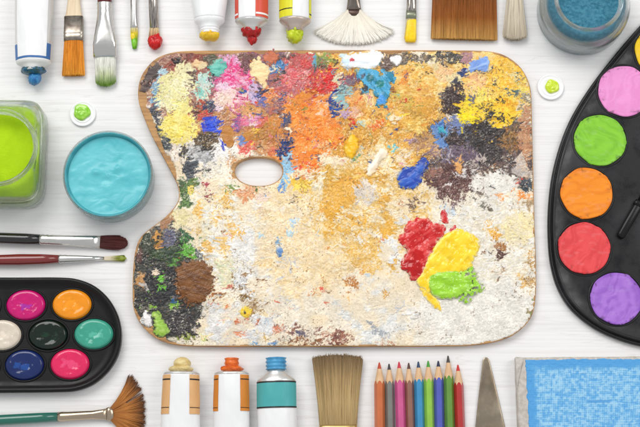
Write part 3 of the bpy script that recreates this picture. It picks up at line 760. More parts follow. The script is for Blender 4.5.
    hgt = 0.75 * hgt + (rid - 0.72) * 1.5 * amp + (n_fine - .5) * 0.55 * amp + (fbm(x / 6, y / 6, 3, 44) - .5) * (.3 + .7 * thick) + crumb * .3 + specks * .25 + pale * .3
    hgt = np.clip(hgt, 0.08, 4.0)
    # where there is paint at all
    d_out = sdist(GX, GY, smooth_loop(OUT, 3))
    d_hole = -sdist(GX, GY, HOLE)
    inset = 0.4 + 2.2 * sstep(.42, .7, fbm(x / 9, y / 9, 3, 51))
    # bare wood is wider along the upper left, top and lower left edges
    wide = 7 * sstep(165, 148, x) * sstep(175, 120, y) + 2.0 * sstep(62, 52, y) * sstep(430, 400, x) + 5.5 * sstep(185, 150, x) * sstep(300, 330, y) + 4 * sstep(190, 180, x) * sstep(110, 140, y) * sstep(185, 172, y)
    cov = d_out - inset - wide * (0.55 + 0.9 * fbm(x / 6, y / 6, 3, 52)) + 0.8
    hx, hy = x - 256.4, y - 170.6
    rh = np.hypot(hx / 26.2, hy / 14.6)
    cov = np.minimum(cov, (rh - 1) * 20 + n_edge * 6 + 1.0)
    cov = np.minimum(cov, np.minimum(d_out - 0.55, d_hole - 0.9))
    bare = sstep(0.70, 0.73, fbm(x / 6.5, y / 6.5, 4, 55)) * sstep(60, 10, d_out)
    cov = cov - bare * 0
    hgt = hgt * sstep(0, 1.8, cov) + 0.03
    return c, hgt, cov


CR_C, CR_H, CR_V = crust_fields()


def crust_height(px, py):
    j = np.clip(((px - GX0) / GS).astype(int), 0, GX.shape[1] - 1)
    i = np.clip(((py - GY0) / GS).astype(int), 0, GX.shape[0] - 1)
    return CR_H[i, j]


def sheet(mask, X, Y, Z, C):
    """faces of a masked grid -> compact verts, quads, colours"""
    keep = mask[:-1, :-1] & mask[1:, :-1] & mask[1:, 1:] & mask[:-1, 1:]
    ny, nx = mask.shape
    idx = np.arange(ny * nx).reshape(ny, nx)
    F = np.stack([idx[1:, :-1][keep], idx[1:, 1:][keep], idx[:-1, 1:][keep], idx[:-1, :-1][keep]], -1)
    used = np.unique(F)
    re = np.full(ny * nx, -1); re[used] = np.arange(len(used))
    P = W(X.ravel()[used], Y.ravel()[used], Z.ravel()[used])
    return P, re[F], C.reshape(-1, 3)[used]


PAL = Thing('painters_palette', 'wooden painter\'s palette with thumb hole, thickly crusted with dried paint of every colour', 'palette', 335, 200)


def build_board():
    loop = smooth_loop(OUT, 3)
    n = len(loop)
    ringP = [(0.0, 0.9), (0.0, ZP - .7), (0.25, ZP - 0.15), (.6, ZP)]

    def ring(lp, inset, z, sgn):
        nxt = np.roll(lp, -1, 0); prv = np.roll(lp, 1, 0)
        t = nxt - prv; t /= np.linalg.norm(t, axis=1, keepdims=True)
        nrm = np.stack([t[:, 1], -t[:, 0]], -1) * sgn
        q = lp + nrm * inset
        p = W(q[:, 0], q[:, 1], ZP)
        p[:, 2] = z
        return p
    area2 = np.sum(loop[:, 0] * np.roll(loop[:, 1], -1) - np.roll(loop[:, 0], -1) * loop[:, 1])
    sg = -1 if area2 > 0 else 1
    V = [ring(loop, 1.0, 0.0, sg)] + [ring(loop, i, z, sg) for i, z in ringP]
    ha2 = np.sum(HOLE[:, 0] * np.roll(HOLE[:, 1], -1) - np.roll(HOLE[:, 0], -1) * HOLE[:, 1])
    hs = 1 if ha2 > 0 else -1
    H = [ring(HOLE, 0.4, 0.0, hs), ring(HOLE, 0.0, ZP - 2.2, hs), ring(HOLE, 0.4, ZP - 0.4, hs), ring(HOLE, 1.0, ZP, hs)]
    import bmesh
    bm = bmesh.new()
    rows = [[bm.verts.new(p) for p in r] for r in V]
    hrows = [[bm.verts.new(p) for p in r] for r in H]
    for R in (rows, hrows):
        m = len(R[0])
        for A, B in zip(R[:-1], R[1:]):
            for j in range(m):
                k = (j + 1) % m
                bm.faces.new((A[j], A[k], B[k], B[j]))
    for top in (True, False):
        o = rows[-1] if top else rows[0]; h = hrows[-1] if top else hrows[0]
        ed = []
        for L in (o, h):
            for j in range(len(L)):
                e = bm.edges.get((L[j], L[(j + 1) % len(L)]))
                ed.append(e)
        bmesh.ops.triangle_fill(bm, edges=ed, use_beauty=True)
    bmesh.ops.recalc_face_normals(bm, faces=bm.faces)
    bm.verts.index_update()
    v = np.array([x.co[:] for x in bm.verts]); f = [tuple(q.index for q in fc.verts) for fc in bm.faces]
    bm.free()
    m = M('palette_wood', (196, 148, 90), rough=0.5, var=((136, 94, 56), 16.0, 0.38, 0.72), stretch=(3, 26, 3), bump=(60, .2))
    PAL.part('board', v, f, m, smooth=False)
    mask = (CR_V > 0)
    P, F, C = sheet(mask, GX, GY, ZP + 0.03 + CR_H, lin(np.clip(CR_C, 0, 255)))
    PAL.part('dried_paint_crust', P, F, M('dried_paint', attr='Col', rough=0.4, spec=0.42, bump=(1500, .2, .0002), rvar=.2), fix=False, colors=C, kind='stuff',
             label='crust of dried paint in layered smears of every colour')


build_board()


def paint_patch(name, poly, c1, c2=None, H=1.6, gloss=0.25, edge=1.0, ridge=0.6, ang=0.0, seed=0, label=None, peaks=0.0, spots=None, T=PAL, soft=2.4, grow=.7, lift=0.0, holes=None):
    poly = smooth_loop(poly, 4)
    x0, y0 = poly.min(0) - 3; x1, y1 = poly.max(0) + 3
    gs = 0.4
    X, Y = np.meshgrid(np.arange(x0, x1, gs), np.arange(y0, y1, gs))
    raw = sdist(X, Y, poly) + grow
    d = raw + (fbm(X / 4, Y / 4, 4, seed + 60) - .5) * 4 * edge + (fbm(X / 1.3, Y / 1.3, 2, seed + 66) - .5) * edge * 1.2
    if holes:
        d = d - 7 * sstep(.52, .6, fbm(X / 2.3, Y / 2.3, 3, seed + 99)) * sstep(holes, holes + 10, X)
    a = math.radians(ang); u = X * math.cos(a) + Y * math.sin(a); v = -X * math.sin(a) + Y * math.cos(a)
    st = fbm(u / 12, v / 2.3, 3, seed + 70)
    lump = fbm(X / 6, Y / 6, 2, seed + 80)
    h = H * (1 - np.exp(-np.clip(raw + .8, 0, None) / soft)) * sstep(0, 1.4, d) * (0.5 + 1.0 * lump) + .55 * ridge * (st - .5) * 2 * sstep(0, 3, d)
    if peaks:
        h = h + peaks * sstep(.56, .8, fbm(X / 2.6, Y / 2.6, 2, seed + 85)) * sstep(0, 1.5, d)
    base = (0.9 if H >= 1.9 else crust_height(X, Y) * 0.45 + .35)
    Z = ZP + lift + base + np.where(d > 0.15, 0.25 + np.maximum(h, 0.05), -0.35)
    c = np.broadcast_to(np.array(c1, float), X.shape + (3,)).copy()
    if c2 is not None:
        mx = sstep(.42, .62, st * .65 + lump * .35)[..., None]
        c = c * (1 - mx) + np.array(c2, float) * mx
    for (sx, sy, sr, sc) in (spots or []):
        al = sstep(.8, -.8, np.hypot(X - sx, Y - sy) - sr + (fbm(X / 2, Y / 2, 3, seed + 90) - .5) * 4)[..., None]
        c = c * (1 - al) + np.array(sc, float) * al
    thin = sstep(3.4, .2, d) * sstep(.42, .56, fbm(X / 2.2, Y / 2.2, 3, seed + 95)) * .8          # smeared thin at the rim
    under = CR_C[np.clip(((Y - GY0) / GS).astype(int), 0, GX.shape[0] - 1), np.clip(((X - GX0) / GS).astype(int), 0, GX.shape[1] - 1)]
    c = c * (1 - thin[..., None]) + under * thin[..., None]
    c = c * (0.93 + .14 * lump)[..., None]
    P, F, C = sheet(d > -0.5, X, Y, Z, lin(np.clip(c, 0, 255)))
    return T.part(name, P, F, M('paint_g%02d' % int(gloss * 100), attr='Col', rough=gloss, spec=.5, bump=(900, .15, .0002)), fix=False, colors=C, label=label)


def ell(cx, cy, rx, ry, ang=0, n=10, wob=.12, seed=0):
    r = random.Random(seed + int(cx * 3 + cy))
    a = math.radians(ang)
    o = []
    for i in range(n):
        q = 2 * math.pi * i / n
        k = 1 + r.uniform(-wob, wob)
        x = rx * math.cos(q) * k; y = ry * math.sin(q) * k
        o.append((cx + x * math.cos(a) - y * math.sin(a), cy + x * math.sin(a) + y * math.cos(a)))
    return o


paint_patch('paint_dab', [(404, 232), (408, 224), (416, 220), (425, 219), (433, 223), (443, 226), (444, 233), (438, 240), (434, 248), (428, 257), (424, 267), (419, 278), (412, 279), (408, 272), (402, 266), (404, 257), (408, 250), (401, 243), (399, 237)],
            (196, 22, 24), (218, 74, 70), H=2.0, gloss=.14, ridge=.3, ang=-35, seed=1, peaks=.15, grow=1.0, lift=.25, label='wet bright red paint smear', spots=[(413, 268, 9, (178, 8, 10)), (418, 255, 6, (190, 16, 16))])
paint_patch('paint_dab', [(441, 214), (445, 210), (448, 218), (447, 223), (442, 222)], (200, 30, 34), None, H=1.0, gloss=.25, seed=2, edge=.7)
paint_patch('paint_dab', [(451, 228), (455, 225), (455, 229), (452, 232), (450, 232)], (205, 40, 40), None, H=.8, gloss=.3, seed=3, edge=.5)
paint_patch('paint_dab', [(441, 239), (450, 232), (459, 230), (467, 232), (474, 236), (479, 243), (479, 250), (474, 257), (470, 268), (458, 275), (442, 278), (432, 280), (432, 286), (428, 293), (423, 287), (417, 285), (418, 278), (423, 271), (429, 257), (434, 248)],
            (248, 208, 30), (252, 218, 60), H=2.0, gloss=.16, ridge=.4, ang=-48, seed=4, peaks=.12, grow=.9, label='wet yellow paint smear')
paint_patch('paint_dab', [(421, 288), (428, 291), (434, 297), (439, 302), (441, 311), (435, 308), (428, 301), (423, 294)], (246, 196, 24), (250, 210, 50), H=1.2, gloss=.22, ang=45, seed=5)
paint_patch('paint_dab', [(429, 281), (432, 275), (440, 272), (452, 272), (464, 270), (472, 268), (477, 275), (478, 281), (486, 286), (480, 291), (473, 296), (468, 303), (462, 301), (459, 297), (448, 298), (437, 297), (431, 292)],
            (150, 208, 40), (164, 216, 70), H=2.6, gloss=.1, ridge=.3, seed=6, peaks=.45, holes=456, grow=1.1, lift=.9, label='glossy lime green paint smear')
paint_patch('paint_dab', [(398, 178), (401, 171), (406, 168), (412, 167), (419, 165), (422, 159), (426, 160), (426, 170), (421, 176), (420, 182), (413, 188), (406, 189), (400, 186)], (30, 68, 168), (52, 98, 190), H=2.0, gloss=.3, ridge=.8, ang=-30, seed=7, grow=1.4, edge=1.5, label='thick cobalt blue paint dab')
paint_patch('paint_dab', ell(351, 146.5, 7, 11.5, 8), (246, 196, 30), (244, 184, 24), H=2.6, gloss=.3, edge=.6, seed=8, label='smooth yellow paint dab')
paint_patch('paint_dab', [(366, 174), (368, 166), (374, 159), (378, 152), (383, 148), (388, 151), (386, 157), (380, 162), (376, 170), (370, 176)], (247, 228, 198), (250, 238, 218), H=2.2, gloss=.35, edge=.7, ang=-60, seed=9, label='cream paint stroke')
paint_patch('paint_dab', [(342, 66), (343, 57), (352, 55), (362, 52), (375, 51.5), (382, 55), (381, 62), (376, 67), (367, 69), (358, 68), (350, 68)], (250, 250, 250), (240, 246, 250), H=2.2, gloss=.35, edge=.7, seed=10, label='white paint dab with red streaks', spots=[(352, 60, 2.2, (200, 60, 70)), (346, 62, 3.5, (205, 228, 244))])
paint_patch('paint_dab', ell(396, 60, 6, 4.8), (250, 249, 247), None, H=1.8, gloss=.35, edge=.6, seed=11)
paint_patch('paint_dab', [(357, 69), (366, 67), (374, 70), (380, 74), (384, 70), (392, 71), (395, 77), (391, 86), (389, 96), (386, 105), (382, 107), (377, 104), (375, 95), (369, 91), (364, 93), (362, 84), (358, 78)], (80, 172, 214), (40, 128, 160), H=1.7, gloss=.3, edge=2.4, ridge=.5, ang=50, seed=12, grow=1.0, label='sky blue paint splash with dark teal streaks',
            spots=[(370, 78, 4, (40, 116, 128)), (380, 84, 4, (30, 130, 130)), (365, 88, 3, (60, 66, 74)), (381, 100, 5, (70, 150, 220)), (363, 76, 2.5, (50, 70, 90))])
paint_patch('paint_dab', [(148, 70), (152, 66), (159, 64), (160, 69), (157, 76), (152, 80), (150, 86), (146, 91), (142, 90), (142, 84), (145, 78), (147, 74)], (84, 70, 66), (60, 50, 48), H=1.1, gloss=.5, edge=1.8, seed=13, label='dark brown paint dab on bare wood')
paint_patch('paint_dab', ell(200, 64.5, 7, 4.8), (234, 212, 166), (226, 190, 140), H=1.1, gloss=.45, edge=1.8, seed=14)
paint_patch('paint_dab', [(251, 62), (257, 59), (261, 60), (263, 65), (269, 68), (270, 73), (267, 79), (265, 87), (261, 87), (258, 81), (252, 77), (250, 70)], (243, 224, 168), (238, 204, 150), H=1.1, gloss=.4, edge=1.8, seed=15, label='cream yellow paint dab')
paint_patch('paint_dab', ell(270, 57.8, 8, 5.6, -8), (206, 116, 76), (190, 100, 66), H=1.1, gloss=.45, edge=1.8, seed=16, label='terracotta paint dab')
paint_patch('paint_dab', ell(218, 69, 8, 8.5), (70, 166, 150), (110, 190, 174), H=1.1, gloss=.4, edge=1.8, seed=17, label='teal paint dab')
paint_patch('paint_dab', [(467, 71), (470, 63), (477, 59), (487, 58), (488, 70), (480, 71), (472, 72)], (120, 158, 226), (160, 190, 236), H=1.1, gloss=.4, edge=1.8, seed=18, ang=-20, label='periwinkle blue paint dab')
paint_patch('paint_dab', [(222, 129), (230, 127), (234, 136), (233, 146), (227, 147), (223, 138)], (192, 128, 50), (180, 116, 46), H=1.2, gloss=.4, edge=.6, seed=19)
paint_patch('paint_dab', ell(147, 318.5, 5.8, 7.6, 0), (240, 237, 234), (226, 222, 218), H=1.4, gloss=.45, edge=.7, seed=20, spots=[(148, 313, 1.2, (70, 66, 64)), (144, 321, 1.0, (90, 84, 80))])
paint_patch('paint_dab', [(153, 314), (158, 311), (163, 318), (168, 327), (168, 334), (160, 337), (153, 332), (155, 324)], (150, 194, 66), (176, 206, 100), H=1.7, gloss=.4, edge=1.1, seed=21, label='apple green paint dab')
paint_patch('paint_dab', ell(246, 312, 6, 5), (236, 202, 36), (220, 170, 30), H=1.4, gloss=.35, edge=.9, seed=22, spots=[(245, 312, 1.4, (60, 50, 40))])
paint_patch('paint_dab', ell(279, 251, 4, 5), (84, 134, 198), (110, 150, 205), H=1.0, gloss=.4, edge=1.1, seed=23)
paint_patch('paint_dab', [(176, 270), (186, 262), (198, 261), (210, 264), (213, 275), (212, 288), (207, 297), (198, 304), (190, 300), (180, 292), (176, 282)], (128, 80, 34), (104, 62, 28), H=1.5, gloss=.4, ridge=.5, ang=20, edge=2.2, seed=24, label='thick brown paint smear')

# ------------------------------------------------------------------ shared materials
STEEL = M('nickel_ferrule', (214, 212, 208), rough=0.22, metal=1.0, rvar=.1)
OLDSTEEL = M('tarnished_ferrule', (176, 168, 156), rough=0.34, metal=1.0, var=((120, 108, 98), 160, .4, .7), rvar=.12)
WHITE = M('white_label', (238, 238, 238), rough=.38, spec=.4, bump=(70, .25, .0012))
ALU = M('tube_aluminium', (222, 220, 216), rough=.34, metal=.75, bump=(120, .25, .0006))
BLACKLINE = M('black_print', (28, 24, 22), rough=.45)


# ------------------------------------------------------------------ paint tubes
def dense(secs, step=4.0):
    """insert sections so that dents have something to bend"""
    out = []
    for p, q in zip(secs[:-1], secs[1:]):
        p = list(p) + [2.0] * (5 - len(p)); q = list(q) + [2.0] * (5 - len(q))
        n = max(1, int(abs(q[0] - p[0]) / step))
        for i in range(n):
            out.append([p[k] + (q[k] - p[k]) * i / n for k in range(5)])
    out.append(list(secs[-1]) + [2.0] * (5 - len(secs[-1])))
    return out


def paint_tube(label, a, b, w, t, group, bands=(), neck=None, cap=None, shoulder=6.0, body=None, neck_r=7.0, taper=1.08, length=190, sh_mat=None, lead=3.0):
    """a: shoulder edge px, b: a point further towards the nozzle. bands: (name, f0, f1, s0, s1, material)"""
    T = Thing('paint_tube', label, 'paint tube', *a, group=group)
    h = t
    F = Frame(a, b, h)
    body = body or WHITE
    secs = [(-length - 14, w * taper * 1.18, .9, 1.0, 4), (-length, w * taper * 1.18, 1.0, 1.1, 3), (-length * .8, w * taper * 1.13, t * .42, t * .43, 2.2), (-length * .55, w * taper * 1.03, t * .74, t * .75), (-length * .3, w * taper * .99, t * .92, t * .93), (-length * .12, w * (1 + (taper - 1) * .4), t * .985, t), (-2.0, w, t, t), (-.6, w * .985, t * .985, t)]
    k0 = 900 + a[0] * 1.7

    def dent(p):
        p = np.asarray(p, float).copy()
        d1 = fbm((p[:, 0] + k0) / 15, p[:, 1] / 24, 3, 5) - .5
        d2 = (1 - np.abs(2 * fbm((p[:, 0] + k0) / 9 + p[:, 1] / 40, p[:, 1] / 22, 3, 9) - 1)) ** 6
        hh = np.clip(p[:, 2] / (2 * t), 0, 1)
        p[:, 2] += (d1 * 2.6 - d2 * .7) * hh
        p[:, 0] += d1 * 1.2 * sstep(0, 30, np.abs(p[:, 1] - F.o[1]))
        return p
    v, f = loft(F, dense(secs), 72)
    v = dent(v)
    bo = T.part('tube_body', v, f, body)
    # the crimped end fold
    v, f = loft(F, [(-length - 20, w * taper * 1.19, 1.5, 1.6, 4), (-length - 8, w * taper * 1.19, 1.5, 1.6, 4)], 20)
    T.part('crimped_end', v, f, ALU)
    for nm, f0, f1, s0, s1, m in bands:
        v, f = loft_patch(F, secs, s0, s1, f0, f1, off=.42 if 'line' not in nm else .6)
        T.part(nm, dent(v), f, m, under=bo)
    rt = min(neck_r, t * .75)
    sh = [(-.8, w * .985, t * .985, t), (.4, w * 1.0, t * 1.0, t), (lead * .6, w * .94, t * .94, t), (shoulder * .6, w * .62 + neck_r * .3, t * .62 + rt * .3, t), (shoulder, neck_r, rt, t), (shoulder + 4, neck_r, rt, t)]
    v, f = loft(F, sh, 48)
    T.part('shoulder', dent(v), f, sh_mat or ALU)
    T.F, T.t = F, t
    return T


def threaded_neck(T, s0, s1, r, mat, z=None, turns=3, name='threaded_neck', rz=None):
    z = z if z is not None else T.t
    rz = rz or r
    secs = []
    n = turns * 4
    for i in range(n + 1):
        f = i / n
        k = 1 + 0.07 * math.cos(f * turns * 2 * math.pi)
        secs.append((s0 + (s1 - s0) * f, r * k, rz * k, z))
    secs.append((s1 + .6, r * .8, rz * .8, z))
    v, f = loft(T.F, secs, 28)
    return T.part(name, v, f, mat)


def glob(T, F, s, u, z, r, mat, amp=.18, freq=.3, seed=0, name='paint_blob', under=None, flat=.1):
    c = F.pt(s, u, z)
    ang = math.atan2(F.d[1], F.d[0])
    v, f = blob(c, np.array(r) * F.k, amp, freq, seed, flat=flat, rot=ang)
    v[:, 2] = np.maximum(v[:, 2], 0.05)
    return T.part(name, v, f, mat, under=under)


def paintmat(name, rgb, rgb2=None, rough=.28):
    return M(name, rgb, rough=rough, var=(rgb2 or tuple(int(q * .82) for q in rgb), 320, .38, .66), bump=(420, .5, .0006))


TG_TOP = 'paint tubes lying open at the top of the table'
TG_BOT = 'paint tubes lying open at the bottom of the table'
BLUEP = M('blue_print', (58, 108, 168), rough=.4)
T = paint_tube('white paint tube with blue outline and blue paint at its nozzle', (33.5, 62.5), (33.0, 120), 17.4, 13.5, TG_TOP, neck_r=9.5, shoulder=5, taper=1.12, length=170,
               body=M('tube_white_satin', (214, 212, 208), rough=.34, spec=.4, metal=.25), sh_mat=M('tube_shoulder_white', (232, 232, 228), rough=.4),
               bands=[('label_panel', -.80, .80, -120, -1.2, WHITE), ('blue_line', -.97, -.80, -16.5, -1.0, BLUEP), ('blue_line', .80, .97, -16.5, -1.0, BLUEP), ('blue_line', -.97, .97, -3.2, -1.2, BLUEP), ('rim_band', -.98, .98, -1.0, .3, WHITE)])
glob(T, T.F, 8.0, 0, 12.5, (4.6, 12.4, 11), paintmat('green_blue_paint', (44, 78, 66), (40, 104, 150)), amp=.2, freq=.35, seed=3)
glob(T, T.F, 14.5, .5, 9.5, (7.2, 6.6, 7), paintmat('blue_paint', (40, 110, 178), (70, 150, 205)), amp=.22, freq=.5, seed=4)

TRANSL = M('translucent_plastic', (236, 237, 237), rough=.32, spec=.4)
T = paint_tube('milky white plastic paint tube with yellow paint in its nozzle', (209.5, 20), (209.8, 60), 15.4, 12.5, TG_TOP, neck_r=9.2, shoulder=7.5, taper=1.3, length=120, body=TRANSL, sh_mat=TRANSL, lead=5)
threaded_neck(T, 7.5, 14, 9.6, M('white_plastic', (240, 240, 240), rough=.35), turns=2, rz=9)
glob(T, T.F, 15.8, .2, 12.8, (5.4, 9.2, 9.4), paintmat('yellow_paint', (246, 206, 50), (236, 180, 30)), amp=.25, freq=.4, seed=8)

REDL = M('red_label', (214, 82, 62), rough=.4, spec=.4, bump=(70, .2, .001))
T = paint_tube('red and white paint tube oozing crimson red paint', (251.6, 21.5), (251.4, 60), 16.6, 13.5, TG_TOP, neck_r=8.2, shoulder=6.5, taper=1.02, length=180,
               bands=[('red_strip', -.98, -.76, -150, -1.2, REDL), ('red_strip', .26, .98, -150, -1.2, REDL), ('white_line', .28, .97, -5.5, -3.7, WHITE), ('white_line', -.97, -.77, -5.5, -3.7, WHITE)])
RP = paintmat('red_paint', (196, 22, 26), (150, 10, 16))
glob(T, T.F, 10, 0, 12.5, (6.5, 9.6, 9), RP, amp=.34, freq=.32, seed=11)
glob(T, T.F, 16.5, .6, 10.5, (6.5, 4.6, 5), RP, amp=.35, freq=.4, seed=12)

LIML = M('lime_label', (226, 222, 44), rough=.4, spec=.4, bump=(70, .2, .001))
T = paint_tube('yellow striped white paint tube oozing lime yellow paint', (295.2, 21), (295.0, 60), 16.0, 13.5, TG_TOP, neck_r=8.2, shoulder=6.5, taper=1.02, length=180,
               sh_mat=M('brownish_aluminium', (206, 190, 178), rough=.36, metal=.7, bump=(120, .25, .0006)),
               bands=[('lime_strip', -.985, -.16, -150, -1.2, LIML), ('lime_strip', .86, .985, -150, -1.2, LIML), ('black_line', -.97, -.17, -9.2, -8.2, BLACKLINE), ('black_line', .87, .98, -5.5, -4.2, BLACKLINE)])
glob(T, T.F, 12.5, -.3, 12.0, (9.0, 8.4, 9), paintmat('lime_yellow_paint', (208, 220, 40), (186, 206, 30)), amp=.34, freq=.4, seed=15)

# bottom row (nozzles point up the picture)
TANL = M('tan_label', (222, 172, 116), rough=.4, bump=(70, .2, .001))
ORGL = M('orange_label', (214, 132, 44), rough=.4, bump=(70, .2, .001))
TEAL = M('teal_label', (74, 168, 168), rough=.36, bump=(60, .25, .0012))
CREAMP = paintmat('cream_paint', (226, 206, 148), (206, 178, 112), rough=.4)
T = paint_tube('white paint tube with tan side strips and a cream paint plug', (181.4, 374), (182.2, 340), 18.2, 14, TG_BOT, neck_r=6.8, shoulder=3.6, taper=1.08, length=180,
               bands=[('tan_strip', -.985, -.52, -40, -1.2, TANL), ('tan_strip', .50, .985, -40, -1.2, TANL), ('black_line', -.975, -.53, -6.6, -5.2, BLACKLINE), ('black_line', .51, .975, -6.6, -5.2, BLACKLINE), ('black_line', -.975, -.53, -34, -33.3, BLACKLINE), ('black_line', .51, .975, -34, -33.3, BLACKLINE)])
glob(T, T.F, 5.2, -.5, 13.5, (4.0, 11.8, 11), CREAMP, amp=.16, freq=.4, seed=18)
glob(T, T.F, 10.2, .5, 13.5, (7.0, 8.4, 8.2), CREAMP, amp=.12, freq=.4, seed=19)
ORGP = paintmat('orange_paint', (232, 112, 32), (204, 84, 20), rough=.3)
T = paint_tube('white paint tube with orange side strips and an orange paint plug', (231.6, 374), (231.8, 340), 17.4, 13.5, TG_BOT, neck_r=6.4, shoulder=3.4, taper=1.03, length=180,
               bands=[('orange_strip', -.985, -.70, -37, -1.2, ORGL), ('orange_strip', .52, .985, -37, -1.2, ORGL), ('black_line', -.975, -.71, -6.2, -5.2, BLACKLINE), ('black_line', .53, .975, -6.2, -5.2, BLACKLINE), ('black_line', -.975, -.71, -34, -33.4, BLACKLINE), ('black_line', .53, .975, -34, -33.4, BLACKLINE)])
glob(T, T.F, 5.4, 0, 13, (3.6, 11.2, 10.6), ORGP, amp=.22, freq=.4, seed=21)
threaded_neck(T, 6, 15.6, 7.0, ORGP, turns=2, name='paint_plug')
BLUC = M('sky_blue_cap', (78, 160, 204), rough=.35, var=((60, 140, 186), 200, .4, .6))
T = paint_tube('teal banded paint tube with a sky blue nozzle plug', (276.4, 381.5), (275.6, 340), 19.6, 14.5, TG_BOT, neck_r=9.0, shoulder=9.5, taper=1.0, length=180, lead=4,
               bands=[('teal_band', -.985, .985, -25.5, -1.0, TEAL), ('black_line', -.985, .985, -1.6, -.3, BLACKLINE), ('black_line', -.985, .985, -26.6, -25.2, BLACKLINE)])
threaded_neck(T, 12, 23.5, 10.0, BLUC, turns=3, name='nozzle_plug', rz=10)


# ------------------------------------------------------------------ brushes
def brush(label, a, b, group=None, h=6.0):
    T = Thing('paint_brush', label, 'paint brush', *a, group=group)
    T.F = Frame(a, b, h)
    return T


# s runs from the ferrule mouth (0) towards the bristle tips
# orange flat brush
T = brush('small flat brush with orange bristles and pale wood handle', (73.6, 41), (73.4, 75), h=5)
v, f = loft(T.F, [(-200, 2, 2, 4.5), (-190, 4.5, 3.2, 4.5), (-110, 5.0, 3.4, 4.5), (-42, 6.2, 3.6, 4.5), (-30, 7.5, 3.6, 4.5, 2.6), (-24, 9.0, 3.6, 4.5, 3), (-20, 9.0, 3.6, 4.5, 3)], 24)
T.part('handle', v, f, M('pale_wood_handle', (232, 214, 184), rough=.5, var=((216, 192, 156), 18, .35, .7), stretch=(30, 3, 10)))
v, f = loft(T.F, [(-24.4, 9.5, 4.0, 4.5, 4), (-9, 9.7, 4.1, 4.5, 4), (-8, 10.0, 4.4, 4.5, 4), (-6.8, 9.7, 4.1, 4.5, 4), (-5.6, 9.7, 4.1, 4.5, 4), (-4.6, 10.0, 4.4, 4.5, 4), (-3.4, 9.7, 4.1, 4.5, 4), (0, 9.8, 4.1, 4.5, 4)], 36, cap=(True, True))
T.part('ferrule', v, f, OLDSTEEL)
bristle_pack(T, T.F, -1, 34, (9.3, 3.6), (11.0, 3.2), (4.5, 3.6), [(0, (222, 138, 30)), (.5, (240, 158, 40)), (1, (246, 176, 62))], 900, rad=.3, ragged=.5, seed=31)

# broad flat white-bristled brush
T = brush('broad silver ferruled brush, white bristles dipped in green', (105.2, 58), (105.4, 87), h=6)
v, f = loft(T.F, [(-230, 2, 2, 7), (-215, 5, 5, 7), (-120, 8.6, 7, 7), (-70, 7.4, 6.8, 7), (-55, 7.2, 6.6, 7)], 28)
T.part('handle', v, f, M('maroon_lacquer', (112, 28, 32), rough=.2, coat=.6))
fer = [(-54.8, 7.7, 7.0, 7), (-54, 7.9, 7.1, 7), (-52, 7.4, 6.8, 7), (-50, 7.9, 7.1, 7), (-47.5, 7.4, 6.8, 7), (-45, 7.9, 7.1, 7), (-42, 7.7, 6.9, 7), (-34, 8.8, 6.4, 7.3), (-24, 10.2, 5.4, 8.2, 2.4), (-15, 11.4, 4.4, 8.9, 3), (-13, 11.6, 4.2, 8.6, 4), (0, 11.4, 4.0, 7.6, 5)]
v, f = loft(T.F, fer, 40)
T.part('ferrule', v, f, STEEL)
bristle_pack(T, T.F, -1, 27, (10.4, 3.2), (9.6, 2.6), (7.6, 4.4), [(0, (240, 240, 232)), (.6, (240, 241, 228)), (.72, (196, 212, 140)), (.84, (128, 168, 44)), (1, (116, 158, 40))], 700, rad=.3, ragged=.7, round_tip=.12, seed=32)
glob(T, T.F, 22.5, .3, 3.6, (4.6, 7.6, 3.0), paintmat('grass_green_paint', (126, 170, 44), (150, 190, 90)), amp=.45, freq=.5, seed=33)

# thin pointed brush
T = brush('thin pointed brush tipped with yellow and green paint', (134, 26), (134.3, 49), h=4)
v, f = loft(T.F, [(-150, 1, 1, 4), (-140, 2.6, 2.6, 4), (-60, 3.4, 3.4, 4), (-40, 3.3, 3.3, 4)], 20)
T.part('handle', v, f, M('cream_lacquer', (226, 216, 196), rough=.25, coat=.4))
v, f = loft(T.F, [(-42, 3.7, 3.6, 4), (-30, 3.4, 3.4, 4), (-12, 3.3, 3.2, 4), (-4, 3.6, 3.0, 3.8), (0, 3.9, 2.6, 3.6), (2, 4.0, 2.4, 3.5)], 28)
T.part('ferrule', v, f, STEEL)
bristle_pack(T, T.F, 0, 22, (3.7, 2.3), (1.0, .8), (3.5, 2.2), [(0, (226, 222, 206)), (.25, (240, 206, 60)), (.45, (214, 212, 50)), (.6, (130, 196, 44)), (1, (118, 186, 40))], 260, rad=.3, ragged=.4, waist=.8, seed=34)
glob(T, T.F, 10, -1.2, 3.2, (4.6, 2.6, 2.2), paintmat('yellow_tip_paint', (246, 212, 50), (226, 208, 40)), amp=.2, seed=35)
glob(T, T.F, 16.5, 0, 3.0, (5.6, 2.6, 2.2), paintmat('green_tip_paint', (128, 200, 44), (110, 180, 36)), amp=.15, seed=36)

# round brush loaded with red
T = brush('round brush loaded with a lump of red paint', (154.2, 29), (154.9, 49), h=5)
v, f = loft(T.F, [(-160, 1, 1, 5), (-150, 3, 3, 5), (-70, 4.2, 4.2, 5), (-44, 4.4, 4.4, 5)], 20)
T.part('handle', v, f, M('dark_lacquer', (58, 44, 40), rough=.25, coat=.4))
v, f = loft(T.F, [(-46, 4.8, 4.6, 5), (-30, 4.6, 4.5, 5), (0, 4.6, 4.4, 5)], 28)
T.part('ferrule', v, f, M('reflection_streaked_steel', (198, 190, 182), rough=.2, metal=1, var=((120, 112, 106), 30, .42, .6), stretch=(60, 3, 60)))  # lengthwise dark streaks are reflections painted into the steel colour
bristle_pack(T, T.F, -1, 12, (4.4, 3.8), (5.6, 4.2), (5, 5), [(0, (232, 214, 170)), (1, (214, 150, 110))], 220, rad=.3, seed=37)
glob(T, T.F, 12.5, .2, 5.6, (8.2, 7.4, 6), paintmat('wet_red_paint', (208, 20, 22), (178, 10, 14), rough=.15), amp=.3, freq=.32, seed=38)

